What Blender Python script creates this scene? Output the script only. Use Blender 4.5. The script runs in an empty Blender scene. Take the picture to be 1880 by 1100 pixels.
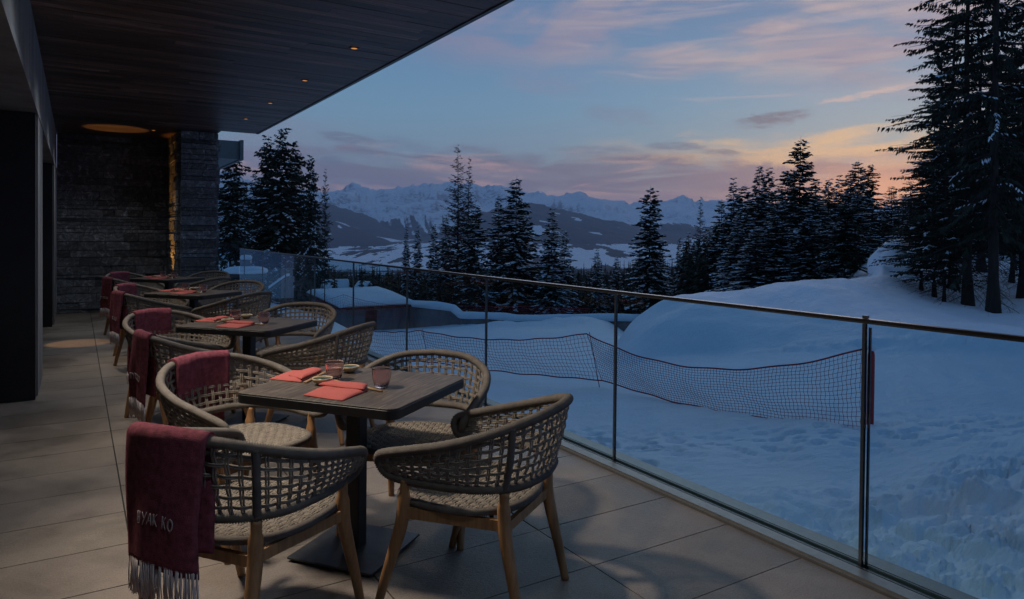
import bpy, math, random
import numpy as np
from mathutils import Vector, Matrix, noise as mnoise
random.seed(7); RS = np.random.RandomState(11)
scn = bpy.context.scene; COL = scn.collection
PI = math.pi
# ------------------------------------------------------------------ camera
FPX, CX, CY = 1280.4, 940.0, 448.7
YAW, PITCH, ROLL = math.radians(32.02), math.radians(-0.823), math.radians(0.570)
H = 1.45
_F = Vector((math.sin(YAW)*math.cos(PITCH), math.cos(YAW)*math.cos(PITCH), math.sin(PITCH)))
_r = Vector((math.cos(YAW), -math.sin(YAW), 0)); _u = _r.cross(_F)
_R = _r*math.cos(ROLL)+_u*math.sin(ROLL); _U = -_r*math.sin(ROLL)+_u*math.cos(ROLL)
cam_d = bpy.data.cameras.new('camera'); cam = bpy.data.objects.new('camera', cam_d); COL.objects.link(cam)
cam.matrix_world = Matrix(((_R.x,_U.x,-_F.x,0),(_R.y,_U.y,-_F.y,0),(_R.z,_U.z,-_F.z,H),(0,0,0,1)))
cam_d.sensor_width = 36; cam_d.lens = 36*FPX/1880; cam_d.shift_y = -(550-CY)/1880
cam_d.clip_start = 0.05; cam_d.clip_end = 60000
scn.camera = cam
scn.render.resolution_x = 1024; scn.render.resolution_y = 599
def ray(px, py): return _F + _R*((px-CX)/FPX) - _U*((py-CY)/FPX)
def onz(px, py, z=0.):
    d = ray(px, py); t = (z-H)/d.z; return Vector((d.x*t, d.y*t, z))
def atw(px, py, w): return Vector((0,0,H)) + ray(px, py)*w
def hor(px): return 425 + (px-139)*0.0100
# ------------------------------------------------------------------ materials
def new_mat(name):
    m = bpy.data.materials.new(name); m.use_nodes = True
    nt = m.node_tree; b = nt.nodes['Principled BSDF']; return m, nt, b
def N(nt, t, **kw):
    n = nt.nodes.new(t)
    for k, v in kw.items():
        if k.startswith('i_'):
            key = k[2:]; key = int(key) if key.isdigit() else key.replace('_', ' ')
            n.inputs[key].default_value = v
        else: setattr(n, k, v)
    return n
def ramp(nt, stops, interp='LINEAR'):
    n = nt.nodes.new('ShaderNodeValToRGB'); cr = n.color_ramp; cr.interpolation = interp
    while len(cr.elements) < len(stops): cr.elements.new(0.5)
    for e, (p, c) in zip(cr.elements, stops):
        e.position = p; e.color = (c[0], c[1], c[2], 1) if hasattr(c, '__len__') else (c, c, c, 1)
    return n
def simple(name, col, rough=.6, metal=0., var=.15, scale=8., bump=0., bscale=60., spec=.5, coord='Object', stretch=(1,1,1)):
    m, nt, b = new_mat(name); L = nt.links
    tc = N(nt, 'ShaderNodeTexCoord'); mp = N(nt, 'ShaderNodeMapping'); mp.inputs['Scale'].default_value = stretch
    L.new(tc.outputs[coord], mp.inputs[0])
    no = N(nt, 'ShaderNodeTexNoise', i_Scale=scale, i_Detail=5., i_Roughness=.6); L.new(mp.outputs[0], no.inputs['Vector'])
    r = ramp(nt, [(.3, [c*(1-var) for c in col]), (.7, [min(1, c*(1+var)) for c in col])]); L.new(no.outputs['Fac'], r.inputs[0])
    L.new(r.outputs[0], b.inputs['Base Color']); b.inputs['Roughness'].default_value = rough; b.inputs['Metallic'].default_value = metal
    b.inputs['Specular IOR Level'].default_value = spec
    if bump:
        n2 = N(nt, 'ShaderNodeTexNoise', i_Scale=bscale, i_Detail=6.); L.new(mp.outputs[0], n2.inputs['Vector'])
        bp = N(nt, 'ShaderNodeBump', i_Strength=bump, i_Distance=.01); L.new(n2.outputs['Fac'], bp.inputs['Height']); L.new(bp.outputs[0], b.inputs['Normal'])
    return m
M = {}
M['rope'] = simple('rope', (.275,.228,.180), .85, var=.22, scale=25, bump=.5, bscale=500)
M['rope_dark'] = simple('rope_dark', (.165,.138,.115), .85, var=.2, scale=25, bump=.5, bscale=500)
M['teak'] = simple('teak', (.34,.175,.075), .5, var=.32, scale=6, stretch=(9,9,1), bump=.2, bscale=30)
M['black_metal'] = simple('black_metal', (.02,.02,.022), .45, .3, .2)
M['base_plate'] = simple('base_plate', (.045,.046,.05), .42, .5, .25, 14, .08, 80)
M['steel'] = simple('steel', (.24,.235,.225), .5, .7, .1, 30)
M['dark_steel'] = simple('dark_steel', (.13,.135,.14), .38, .8, .1, 30)
M['cap_steel'] = simple('cap_steel', (.11,.105,.105), .3, .9, .1, 30)
M['groove'] = simple('groove', (.02,.02,.02), .9)
M['table_edge'] = simple('table_edge', (.012,.011,.011), .5)
M['throw'] = simple('throw', (.235,.066,.085), .95, var=.35, scale=45, bump=.6, bscale=380, spec=.1)
M['fringe'] = simple('fringe', (.62,.52,.50), .95, var=.2, scale=40)
M['thread'] = simple('thread', (.42,.34,.33), .9, var=.1)
M['napkin'] = simple('napkin', (.42,.088,.072), .9, var=.06, scale=60, bump=.25, bscale=600)
M['ceramic'] = simple('ceramic', (.48,.36,.22), .45, var=.2, scale=50)
M['glaze'] = simple('glaze', (.015,.04,.016), .3, var=.4, scale=30)
M['chopstick'] = simple('chopstick', (.42,.25,.12), .5, var=.2, scale=30)
M['porcelain'] = simple('porcelain', (.6,.58,.55), .2, var=.05)
M['concrete'] = simple('concrete', (.26,.25,.24), .75, var=.3, scale=3, bump=.25, bscale=40, stretch=(1,1,.35))
M['concrete_far'] = simple('concrete_far', (.19,.17,.175), .85, var=.35, scale=.7, bump=.1, bscale=10, stretch=(1,1,.3))
M['black_frame'] = simple('black_frame', (.014,.013,.013), .5, var=.3)
M['fascia'] = simple('fascia', (.10,.125,.13), .45, .4, .1)
M['dark_wood'] = simple('dark_wood', (.05,.032,.025), .7, var=.4, scale=2, stretch=(4,4,.5))
M['rust_red'] = simple('rust_red', (.10,.018,.014), .7, var=.3)
M['net_red'] = simple('net_red', (.36,.025,.045), .8, var=.1)
M['pad_red'] = simple('pad_red', (.42,.022,.018), .6, var=.1, scale=4)
M['bark'] = simple('bark', (.022,.017,.014), .95, var=.5, scale=5, stretch=(1,1,.3), bump=.8, bscale=14)
def foliage(name, c, rough=.8):
    m, nt, b = new_mat(name); L = nt.links
    g = N(nt, 'ShaderNodeTexCoord'); no = N(nt, 'ShaderNodeTexNoise', i_Scale=1.3, i_Detail=3.); L.new(g.outputs['Object'], no.inputs['Vector'])
    r = ramp(nt, [(.35, [v*.45 for v in c]), (.65, [v*1.45 for v in c])]); L.new(no.outputs['Fac'], r.inputs[0])
    L.new(r.outputs[0], b.inputs['Base Color']); b.inputs['Roughness'].default_value = rough; b.inputs['Specular IOR Level'].default_value = .2
    return m
M['needle'] = foliage('needle', (.030,.040,.028))
M['needle_warm'] = foliage('needle_warm', (.048,.040,.026))
M['larch'] = foliage('larch', (.055,.042,.034))
M['far_needle'] = foliage('far_needle', (.03,.036,.03))
M['far_larch'] = foliage('far_larch', (.075,.05,.042))
def snow_mat(name, col, bumps):
    m, nt, b = new_mat(name); L = nt.links
    g = N(nt, 'ShaderNodeTexCoord')
    no = N(nt, 'ShaderNodeTexNoise', i_Scale=.6, i_Detail=4.); L.new(g.outputs['Object'], no.inputs['Vector'])
    r = ramp(nt, [(.3, [c*.93 for c in col]), (.7, col)]); L.new(no.outputs['Fac'], r.inputs[0]); L.new(r.outputs[0], b.inputs['Base Color'])
    b.inputs['Roughness'].default_value = .6; b.inputs['Specular IOR Level'].default_value = .25
    h = None
    for (sc, st, det, strch) in bumps:
        mp = N(nt, 'ShaderNodeMapping'); mp.inputs['Scale'].default_value = strch; mp.inputs['Rotation'].default_value = (0,0,.25)
        L.new(g.outputs['Object'], mp.inputs[0])
        n2 = N(nt, 'ShaderNodeTexNoise', i_Scale=sc, i_Detail=det, i_Roughness=.62); L.new(mp.outputs[0], n2.inputs['Vector'])
        mu = N(nt, 'ShaderNodeMath', operation='MULTIPLY'); mu.inputs[1].default_value = st; L.new(n2.outputs['Fac'], mu.inputs[0])
        if h is None: h = mu
        else:
            ad = N(nt, 'ShaderNodeMath', operation='ADD'); L.new(h.outputs[0], ad.inputs[0]); L.new(mu.outputs[0], ad.inputs[1]); h = ad
    bp = N(nt, 'ShaderNodeBump', i_Strength=1., i_Distance=1.); L.new(h.outputs[0], bp.inputs['Height']); L.new(bp.outputs[0], b.inputs['Normal'])
    return m
M['snow'] = snow_mat('snow', (.80,.82,.86), [(14., .016, 8., (1,1,1)), (2.2, .055, 6., (1,2.2,1))])
M['snow_cap'] = snow_mat('snow_cap', (.80,.82,.86), [(3., .03, 5., (1,1,1))])
M['snow_bough'] = simple('snow_bough', (.72,.76,.82), .7, var=.08, scale=3)
# stone
def stone():
    m, nt, b = new_mat('split_slate'); L = nt.links
    g = N(nt, 'ShaderNodeTexCoord')
    vc = N(nt, 'ShaderNodeVertexColor', layer_name='tint')
    no = N(nt, 'ShaderNodeTexNoise', i_Scale=9., i_Detail=8., i_Roughness=.7, i_Distortion=1.5); L.new(g.outputs['Object'], no.inputs['Vector'])
    r = ramp(nt, [(.3, (.07,.074,.08)), (.48, (.16,.168,.18)), (.58, (.26,.27,.285)), (.66, (.6,.62,.65))]); L.new(no.outputs['Fac'], r.inputs[0])
    mx = N(nt, 'ShaderNodeMix', data_type='RGBA', blend_type='MULTIPLY'); mx.inputs[0].default_value = 1
    L.new(r.outputs[0], mx.inputs[6]); L.new(vc.outputs[0], mx.inputs[7]); L.new(mx.outputs[2], b.inputs['Base Color'])
    b.inputs['Roughness'].default_value = .48
    n2 = N(nt, 'ShaderNodeTexNoise', i_Scale=14., i_Detail=9., i_Roughness=.75, i_Distortion=2.); L.new(g.outputs['Object'], n2.inputs['Vector'])
    bp = N(nt, 'ShaderNodeBump', i_Strength=1., i_Distance=.035); L.new(n2.outputs['Fac'], bp.inputs['Height']); L.new(bp.outputs[0], b.inputs['Normal'])
    return m
M['stone'] = stone()
def tile():
    m, nt, b = new_mat('floor_tile'); L = nt.links
    g = N(nt, 'ShaderNodeTexCoord'); vc = N(nt, 'ShaderNodeVertexColor', layer_name='tint')
    no = N(nt, 'ShaderNodeTexNoise', i_Scale=2.5, i_Detail=9., i_Roughness=.68); L.new(g.outputs['Object'], no.inputs['Vector'])
    r = ramp(nt, [(.3, (.18,.145,.12)), (.7, (.28,.228,.188))]); L.new(no.outputs['Fac'], r.inputs[0])
    n3 = N(nt, 'ShaderNodeTexNoise', i_Scale=140., i_Detail=4.); L.new(g.outputs['Object'], n3.inputs['Vector'])
    r3 = ramp(nt, [(.3, .78), (.65, 1.12)]); L.new(n3.outputs['Fac'], r3.inputs[0])
    mx = N(nt, 'ShaderNodeMix', data_type='RGBA', blend_type='MULTIPLY'); mx.inputs[0].default_value = 1
    L.new(r.outputs[0], mx.inputs[6]); L.new(vc.outputs[0], mx.inputs[7])
    my = N(nt, 'ShaderNodeMix', data_type='RGBA', blend_type='MULTIPLY'); my.inputs[0].default_value = 1
    L.new(mx.outputs[2], my.inputs[6]); L.new(r3.outputs[0], my.inputs[7]); L.new(my.outputs[2], b.inputs['Base Color'])
    n5 = N(nt, 'ShaderNodeTexNoise', i_Scale=.9, i_Detail=5., i_Roughness=.65, i_Distortion=.6); L.new(g.outputs['Object'], n5.inputs['Vector']); r5 = ramp(nt, [(.38, .62), (.52, 1.), (.7, 1.08)]); L.new(n5.outputs['Fac'], r5.inputs[0])
    mz = N(nt, 'ShaderNodeMix', data_type='RGBA', blend_type='MULTIPLY'); mz.inputs[0].default_value = 1; L.new(my.outputs[2], mz.inputs[6]); L.new(r5.outputs[0], mz.inputs[7]); L.new(mz.outputs[2], b.inputs['Base Color'])
    r6 = ramp(nt, [(.36, .38), (.55, .6)]); L.new(n5.outputs['Fac'], r6.inputs[0]); L.new(r6.outputs[0], b.inputs['Roughness'])
    mp = N(nt, 'ShaderNodeMapping'); mp.inputs['Scale'].default_value = (1,2.2,1); L.new(g.outputs['Object'], mp.inputs[0])
    n2 = N(nt, 'ShaderNodeTexNoise', i_Scale=45., i_Detail=7., i_Roughness=.7); L.new(mp.outputs[0], n2.inputs['Vector'])
    bp = N(nt, 'ShaderNodeBump', i_Strength=.8, i_Distance=.006); L.new(n2.outputs['Fac'], bp.inputs['Height']); L.new(bp.outputs[0], b.inputs['Normal'])
    return m
M['tile'] = tile()
def soffit_mat():
    m, nt, b = new_mat('soffit_boards'); L = nt.links
    g = N(nt, 'ShaderNodeTexCoord'); vc = N(nt, 'ShaderNodeVertexColor', layer_name='tint')
    mp = N(nt, 'ShaderNodeMapping'); mp.inputs['Scale'].default_value = (.7,14,1); L.new(g.outputs['Object'], mp.inputs[0])
    no = N(nt, 'ShaderNodeTexNoise', i_Scale=2.5, i_Detail=8., i_Roughness=.7, i_Distortion=.3); L.new(mp.outputs[0], no.inputs['Vector'])
    r = ramp(nt, [(.28, (.025,.013,.010)), (.5, (.085,.046,.035)), (.68, (.27,.18,.15))]); L.new(no.outputs['Fac'], r.inputs[0])
    mx = N(nt, 'ShaderNodeMix', data_type='RGBA', blend_type='MULTIPLY'); mx.inputs[0].default_value = 1
    L.new(r.outputs[0], mx.inputs[6]); L.new(vc.outputs[0], mx.inputs[7]); L.new(mx.outputs[2], b.inputs['Base Color'])
    rr = ramp(nt, [(.3, .28), (.7, .55)]); L.new(no.outputs['Fac'], rr.inputs[0]); L.new(rr.outputs[0], b.inputs['Roughness'])
    bp = N(nt, 'ShaderNodeBump', i_Strength=.7, i_Distance=.006); L.new(no.outputs['Fac'], bp.inputs['Height']); L.new(bp.outputs[0], b.inputs['Normal'])
    return m
M['soffit'] = soffit_mat()
def tabletop():
    m, nt, b = new_mat('tabletop_wood'); L = nt.links
    g = N(nt, 'ShaderNodeTexCoord')
    mp = N(nt, 'ShaderNodeMapping'); mp.inputs['Scale'].default_value = (1.2,22,1); L.new(g.outputs['Object'], mp.inputs[0])
    no = N(nt, 'ShaderNodeTexNoise', i_Scale=5., i_Detail=9., i_Roughness=.7, i_Distortion=.5); L.new(mp.outputs[0], no.inputs['Vector'])
    r = ramp(nt, [(.3, (.024,.018,.014)), (.5, (.070,.053,.041)), (.68, (.19,.150,.112))]); L.new(no.outputs['Fac'], r.inputs[0]); L.new(r.outputs[0], b.inputs['Base Color'])
    b.inputs['Roughness'].default_value = .55; b.inputs['Specular IOR Level'].default_value = .3
    bp = N(nt, 'ShaderNodeBump', i_Strength=.5, i_Distance=.002); L.new(no.outputs['Fac'], bp.inputs['Height']); L.new(bp.outputs[0], b.inputs['Normal'])
    return m
M['tabletop'] = tabletop()
def thin_glass(name, tint, refl):
    m = bpy.data.materials.new(name); m.use_nodes = True; nt = m.node_tree; nt.nodes.clear(); L = nt.links
    o = N(nt, 'ShaderNodeOutputMaterial'); t = N(nt, 'ShaderNodeBsdfTransparent'); t.inputs[0].default_value = (*tint, 1)
    gl = N(nt, 'ShaderNodeBsdfGlossy'); gl.inputs['Roughness'].default_value = .02; gl.inputs[0].default_value = (.9,.95,1,1)
    fr = N(nt, 'ShaderNodeFresnel', i_IOR=refl); mx = N(nt, 'ShaderNodeMixShader')
    ge = N(nt, 'ShaderNodeNewGeometry'); iv = N(nt, 'ShaderNodeMath', operation='SUBTRACT'); iv.inputs[0].default_value = 1; L.new(ge.outputs['Backfacing'], iv.inputs[1])
    fm = N(nt, 'ShaderNodeMath', operation='MULTIPLY'); L.new(fr.outputs[0], fm.inputs[0]); L.new(iv.outputs[0], fm.inputs[1]); L.new(fm.outputs[0], mx.inputs[0]); L.new(t.outputs[0], mx.inputs[1]); L.new(gl.outputs[0], mx.inputs[2]); L.new(mx.outputs[0], o.inputs[0])
    return m
M['pane'] = thin_glass('pane', (.77,.885,.92), 1.36)
m, nt, b = new_mat('dark_pane'); b.inputs['Base Color'].default_value = (.004,.004,.005,1); b.inputs['Roughness'].default_value = .08; M['dark_pane'] = m
m, nt, b = new_mat('pink_glass'); b.inputs['Base Color'].default_value = (.97,.78,.79,1); b.inputs['Roughness'].default_value = .03; b.inputs['Transmission Weight'].default_value = 1; b.inputs['IOR'].default_value = 1.35; M['pink_glass'] = m
def emit(name, col, s):
    m, nt, b = new_mat(name); b.inputs['Base Color'].default_value = (*col, 1); b.inputs['Emission Color'].default_value = (*col, 1); b.inputs['Emission Strength'].default_value = s; return m
M['lens'] = emit('lens', (1,.42,.12), .55)
# ------------------------------------------------------------------ mesh builder
class MB:
    def __init__(s): s.V = []; s.Fc = []; s.n = 0; s.T = []; s.S = []
    def add(s, vs, fs, smooth=True, tint=None):
        o = s.n; s.V.extend([tuple(v) for v in vs]); s.n += len(vs)
        for f in fs: s.Fc.append(tuple(i+o for i in f)); s.S.append(smooth); s.T.append(tint if tint is not None else 1.)
    def box(s, a, b, tint=None, skip=()):
        (x0,y0,z0),(x1,y1,z1) = a, b
        s.add([(x0,y0,z0),(x1,y0,z0),(x1,y1,z0),(x0,y1,z0),(x0,y0,z1),(x1,y0,z1),(x1,y1,z1),(x0,y1,z1)],
              [(0,3,2,1),(4,5,6,7),(0,1,5,4),(1,2,6,5),(2,3,7,6),(3,0,4,7)], False, tint)
    def obox(s, c, ax, ay, az, tint=None):      # oriented box: centre and half axes
        c, ax, ay, az = map(Vector, (c, ax, ay, az)); v = []
        for k in (-1,1):
            for i, j in ((-1,-1),(1,-1),(1,1),(-1,1)): v.append(c+ax*i+ay*j+az*k)
        s.add(v, [(0,3,2,1),(4,5,6,7),(0,1,5,4),(1,2,6,5),(2,3,7,6),(3,0,4,7)], False, tint)
    def rbox(s, hx, hy, z0, z1, rad, bev=.003, seg=6, cx=0, cy=0, tint=None):  # rounded-corner slab
        def ring(ins, z):
            out = []
            for (sx, sy, a0) in ((1,1,0),(-1,1,90),(-1,-1,180),(1,-1,270)):
                for k in range(seg+1):
                    a = math.radians(a0+90*k/seg); r = max(rad-ins, .0005)
                    out.append((cx+sx*(hx-rad)+r*math.cos(a), cy+sy*(hy-rad)+r*math.sin(a), z))
            return out
        R_ = [ring(bev, z0), ring(0, z0+bev), ring(0, z1-bev), ring(bev, z1)]; n = len(R_[0]); vs = sum(R_, [])
        fs = [tuple(range(n))[::-1], tuple(range(3*n, 4*n))]
        for k in range(3):
            for i in range(n): fs.append((k*n+i, k*n+(i+1)%n, (k+1)*n+(i+1)%n, (k+1)*n+i))
        s.add(vs, fs, False, tint)
    def tube(s, pts, rad, n=6, caps=True, closed=False, up=None, flat=1., smooth=True):
        P = [Vector(p) for p in pts]; m_ = len(P); vs = []; prev = None
        for i, p in enumerate(P):
            if closed: t = (P[(i+1)%m_]-P[i-1])
            else: t = P[min(i+1, m_-1)]-P[max(i-1, 0)]
            if t.length < 1e-9: t = Vector((0,0,1))
            t.normalize()
            if prev is None:
                a = Vector(up) if up else (Vector((0,0,1)) if abs(t.z) < .9 else Vector((1,0,0)))
            else: a = prev
            nrm = (a - t*a.dot(t)); nrm = nrm.normalized() if nrm.length > 1e-6 else t.orthogonal().normalized()
            prev = nrm; bn = t.cross(nrm); r = rad[i] if hasattr(rad, '__len__') else rad
            for k in range(n):
                q = 2*PI*k/n; vs.append(p + nrm*(math.cos(q)*r*flat) + bn*(math.sin(q)*r))
        fs = []; e = m_ if closed else m_-1
        for i in range(e):
            j = (i+1) % m_
            for k in range(n): fs.append((i*n+k, i*n+(k+1)%n, j*n+(k+1)%n, j*n+k))
        if caps and not closed: fs += [tuple(range(n))[::-1], tuple(range((m_-1)*n, m_*n))]
        s.add(vs, fs, smooth)
    def lathe(s, prof, n=24, c=(0,0,0), rib=0, ribn=0, close=False):
        vs = []; m_ = len(prof)
        for (r, z, *rb) in prof:
            for k in range(n):
                q = 2*PI*k/n; rr = r*(1+(rib*math.cos(q*ribn) if (rb and rb[0]) else 0)); vs.append((c[0]+rr*math.cos(q), c[1]+rr*math.sin(q), c[2]+z))
        fs = []
        for i in range(m_ if close else m_-1):
            j = (i+1) % m_
            for k in range(n): fs.append((i*n+k, i*n+(k+1)%n, j*n+(k+1)%n, j*n+k))
        if not close: fs += [tuple(range(n))[::-1], tuple(range((m_-1)*n, m_*n))]
        s.add(vs, fs, True)
    def mesh(s, name, mat, weld=False):
        me = bpy.data.meshes.new(name); me.from_pydata(s.V, [], s.Fc); me.materials.append(mat)
        me.polygons.foreach_set('use_smooth', s.S)
        if any(t != 1. for t in s.T):
            ca = me.color_attributes.new('tint', 'FLOAT_COLOR', 'CORNER'); arr = []
            for t, f in zip(s.T, s.Fc):
                c = (t, t, t, 1.) if not hasattr(t, '__len__') else (*t, 1.)
                arr.extend(c*len(f))
            ca.data.foreach_set('color', arr)
        me.update(); return me
    def obj(s, name, mat, parent=None): return link(name, s.mesh(name, mat), parent)
def link(name, me, parent=None):
    o = bpy.data.objects.new(name, me); COL.objects.link(o)
    if parent is not None: o.parent = parent
    return o
def np_mesh(name, V, Fq, mat, smooth=True):
    me = bpy.data.meshes.new(name); n = len(V); m_ = len(Fq); k = Fq.shape[1]
    me.vertices.add(n); me.vertices.foreach_set('co', np.asarray(V, np.float32).ravel())
    me.loops.add(m_*k); me.loops.foreach_set('vertex_index', np.asarray(Fq, np.int32).ravel())
    me.polygons.add(m_); me.polygons.foreach_set('loop_start', np.arange(0, m_*k, k, dtype=np.int32)); me.polygons.foreach_set('loop_total', np.full(m_, k, np.int32))
    me.polygons.foreach_set('use_smooth', np.full(m_, smooth)); me.update(calc_edges=True); me.validate(); me.materials.append(mat); return me
def tag(o, label=None, cat=None, group=None, kind=None):
    if label: o['label'] = label
    if cat: o['category'] = cat
    if group: o['group'] = group
    if kind: o['kind'] = kind
    return o
def thing(name, label, cat, loc=(0,0,0), rz=0., group=None):
    o = bpy.data.objects.new(name, None); COL.objects.link(o); o.empty_display_size = .2
    o.location = loc; o.rotation_euler = (0,0,rz); return tag(o, label, cat, group)
def copy_tree(o, parent=None):
    c = o.copy(); COL.objects.link(c)
    if parent is not None: c.parent = parent
    for ch in list(o.children): copy_tree(ch, c)
    return c
def catmull(P, per=8, closed=False):
    P = [Vector(p) for p in P]; out = []; n = len(P)
    rng = n if closed else n-1
    for i in range(rng):
        if closed: a, b_, c, d = P[i-1], P[i], P[(i+1)%n], P[(i+2)%n]
        else: a, b_, c, d = P[max(i-1,0)], P[i], P[i+1], P[min(i+2,n-1)]
        for k in range(per):
            t = k/per; out.append(.5*((2*b_)+(c-a)*t+(2*a-5*b_+4*c-d)*t*t+(3*b_-a-3*c+d)*t**3))
    if not closed: out.append(P[-1])
    return out
def resample(P, step=None, count=None):
    d = [0]
    for i in range(1, len(P)): d.append(d[-1]+(P[i]-P[i-1]).length)
    L_ = d[-1]; count = count or max(2, int(L_/step)+1); out = []; j = 0
    for k in range(count):
        t = L_*k/(count-1)
        while j < len(P)-2 and d[j+1] < t: j += 1
        f = (t-d[j])/max(d[j+1]-d[j], 1e-9); out.append(P[j].lerp(P[j+1], min(1, max(0, f))))
    return out
# ================================================================== terrace
RX = 2.915
mb = MB()
xs = [-1.495, -.64, .215, 1.07, 1.925, 2.786]; y = -2.306
while y < 15.2:
    for i in range(5):
        t = random.uniform(.88, 1.1); dz = random.uniform(-.0006, .0006)
        gx = .0035 if i in (1,3) else .0035
        mb.box((xs[i]+gx, y+.0027, -.03), (xs[i+1]-gx, y+.4262-.0027, dz), (t, t*random.uniform(.985,1.0), t*random.uniform(.96,1.0)))
    y += .4262
f = mb.obj('terrace_floor', M['tile']); tag(f, 'taupe stone tiles with dark joints covering the terrace', kind='structure')
mb = MB(); mb.box((-1.49,-2.3,-3.5), (3.06,15.4,-.012)); o = mb.obj('terrace_slab', M['groove']); tag(o, 'dark slab below the terrace tiles', kind='structure')
# ---- building
bld = thing('hotel_building', 'dark hotel facade on the left with concrete beam and wooden terrace roof', 'building')
mb = MB(); y = -3.0; bw = .118
while y < 12.42:
    x = -.30; x -= random.uniform(0, 1.2)
    while x < 2.60:
        ln = random.uniform(.9, 2.4); x1 = min(x+ln, 2.60); t = random.choice([.4,.6,.8,1,1.25,1.7])*random.uniform(.85,1.1)
        dz = random.uniform(0, .003); a = max(x, -.30)
        if x1 > a+.02: mb.box((a+.0008, y+.0012, 3.12+dz), (x1-.0008, y+bw-.0012, 3.15), (t, t*random.uniform(.92,1.), t*random.uniform(.9,1.)))
        x += ln
    y += bw
while y < 14.5:
    a = -.30; t = random.uniform(.6,1.2); mb.box((a, y+.0012, 3.12), (2.05, y+bw-.0012, 3.15), (t,t,t)); y += bw
mb.obj('soffit', M['soffit'], bld)
mb = MB(); mb.box((-1.2,-3,3.155),(2.64,12.42,3.42)); mb.box((2.604,-3,3.112),(2.64,12.42,3.154)); mb.box((-1.2,12.422,3.155),(2.05,14.6,3.42)); mb.obj('roof_slab', M['fascia'], bld)
mb = MB(); mb.box((-.62,-3,2.50),(-.283,14.32,3.11)); mb.box((-.60,-3,2.44),(-.275,14.32,2.495)); mb.obj('concrete_beam', M['concrete'], bld)
mb = MB(); mb.box((-.50,7.335,0.001),(-.28,8.32,2.438)); mb.obj('pier', M['concrete'], bld)
mb = MB(); mb.box((-.50,12.70,0.001),(-.28,14.32,2.438)); mb.obj('pier', M['concrete'], bld)
mb = MB()
for k in range(6):
    mb.box((-.60,-3+1.7*k+.04,.05),(-.57,-3+1.7*(k+1)-.04,2.40))
mb.box((-.60,8.36,.05),(-.57,12.66,2.40)); mb.obj('glazing', M['dark_pane'], bld)
mb = MB(); mb.box((-.54,7.16,.002),(-.292,7.332,2.436)); mb.box((-.62,-3,.002),(-.545,7.15,.05)); mb.box((-.62,-3,2.38),(-.545,7.15,2.436))
for k in range(7): mb.box((-.615,-3+1.7*k-.035,.052),(-.55,-3+1.7*k+.035,2.378))
mb.box((-.54,8.322,.002),(-.30,8.45,2.436)); mb.box((-.62,8.46,.002),(-.545,12.5,.05)); mb.box((-.54,12.45,.002),(-.30,12.698,2.436))
mb.box((-.62,10.3,.052),(-.55,10.4,2.436))
mb.obj('door_frame', M['black_frame'], bld)
mb = MB(); mb.box((-3.6,-3,-.02),(-.63,14.5,3.1)); mb.obj('interior_wall', M['black_frame'], bld)
# next wing: stepped balcony edges beyond the pillar
mb = MB(); mb.box((1.5,15.6,2.98),(2.98,19.5,3.36)); mb.box((2.93,15.52,2.96),(3.0,19.5,3.38)); mb.obj('upper_balcony', M['fascia'], bld)
mb = MB(); mb.box((1.5,16.4,2.62),(2.62,19.4,2.975)); mb.obj('balcony_soffit', M['dark_wood'], bld)
mb = MB(); mb.box((1.6,17.0,2.50),(2.55,19.3,2.615)); mb.obj('balcony_ledge', M['concrete'], bld)
# ---- stone wall and pillar: split-face courses
def courses(mb, origin, du, dn, length, z0, z1, seed):
    rr = random.Random(seed); z = z0; du = Vector(du); dn = Vector(dn); o = Vector(origin)
    while z < z1-.01:
        h = rr.choice([.05,.065,.09,.12,.155]); h = min(h, z1-z)
        if z1-(z+h) < .04: h = z1-z
        x = 0
        while x < length-.001:
            l = rr.uniform(.18, .75) if h > .08 else rr.uniform(.3, 1.5); x1 = min(x+l, length)
            if length-x1 < .12: x1 = length
            d = rr.choice([0,.006,.012,.02,.03])*rr.uniform(.6,1.1); t = rr.uniform(.42, 1.15)
            c = o+du*((x+x1)/2)+Vector((0,0,z+h/2))+dn*(d/2)
            mb.obox(c, du*((x1-x)/2-.004), dn*(.03+d/2), Vector((0,0,h/2-.0045)), (t*.97,t,t*1.04)); x = x1
        z += h
mb = MB(); courses(mb, (-.28,14.35,0), (1,0,0), (0,-1,0), 1.82, 0, 3.12, 3); mb.box((-.28,14.36,0),(1.54,14.75,3.118), .3)
tag(mb.obj('stone_wall', M['stone']), 'dark split slate wall closing the far end of the terrace', 'wall')
mb = MB(); PX0, PX1, PY0, PY1 = 1.47, 2.03, 12.75, 14.32
courses(mb, (PX0-.0,PY0,0), (1,0,0), (0,-1,0), PX1-PX0, 0, 3.118, 5); courses(mb, (PX0,PY0+.032,0), (0,1,0), (-1,0,0), PY1-PY0-.032, 0, 3.118, 8)
courses(mb, (PX1,PY0+.032,0), (0,1,0), (1,0,0), PY1-PY0-.032, 0, 3.118, 9); mb.box((PX0+.01,PY0+.01,0),(PX1-.01,PY1,3.117), .3)
tag(mb.obj('stone_pillar', M['stone']), 'square dark slate pillar at the end of the terrace, amber light on its side', 'pillar')
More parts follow.
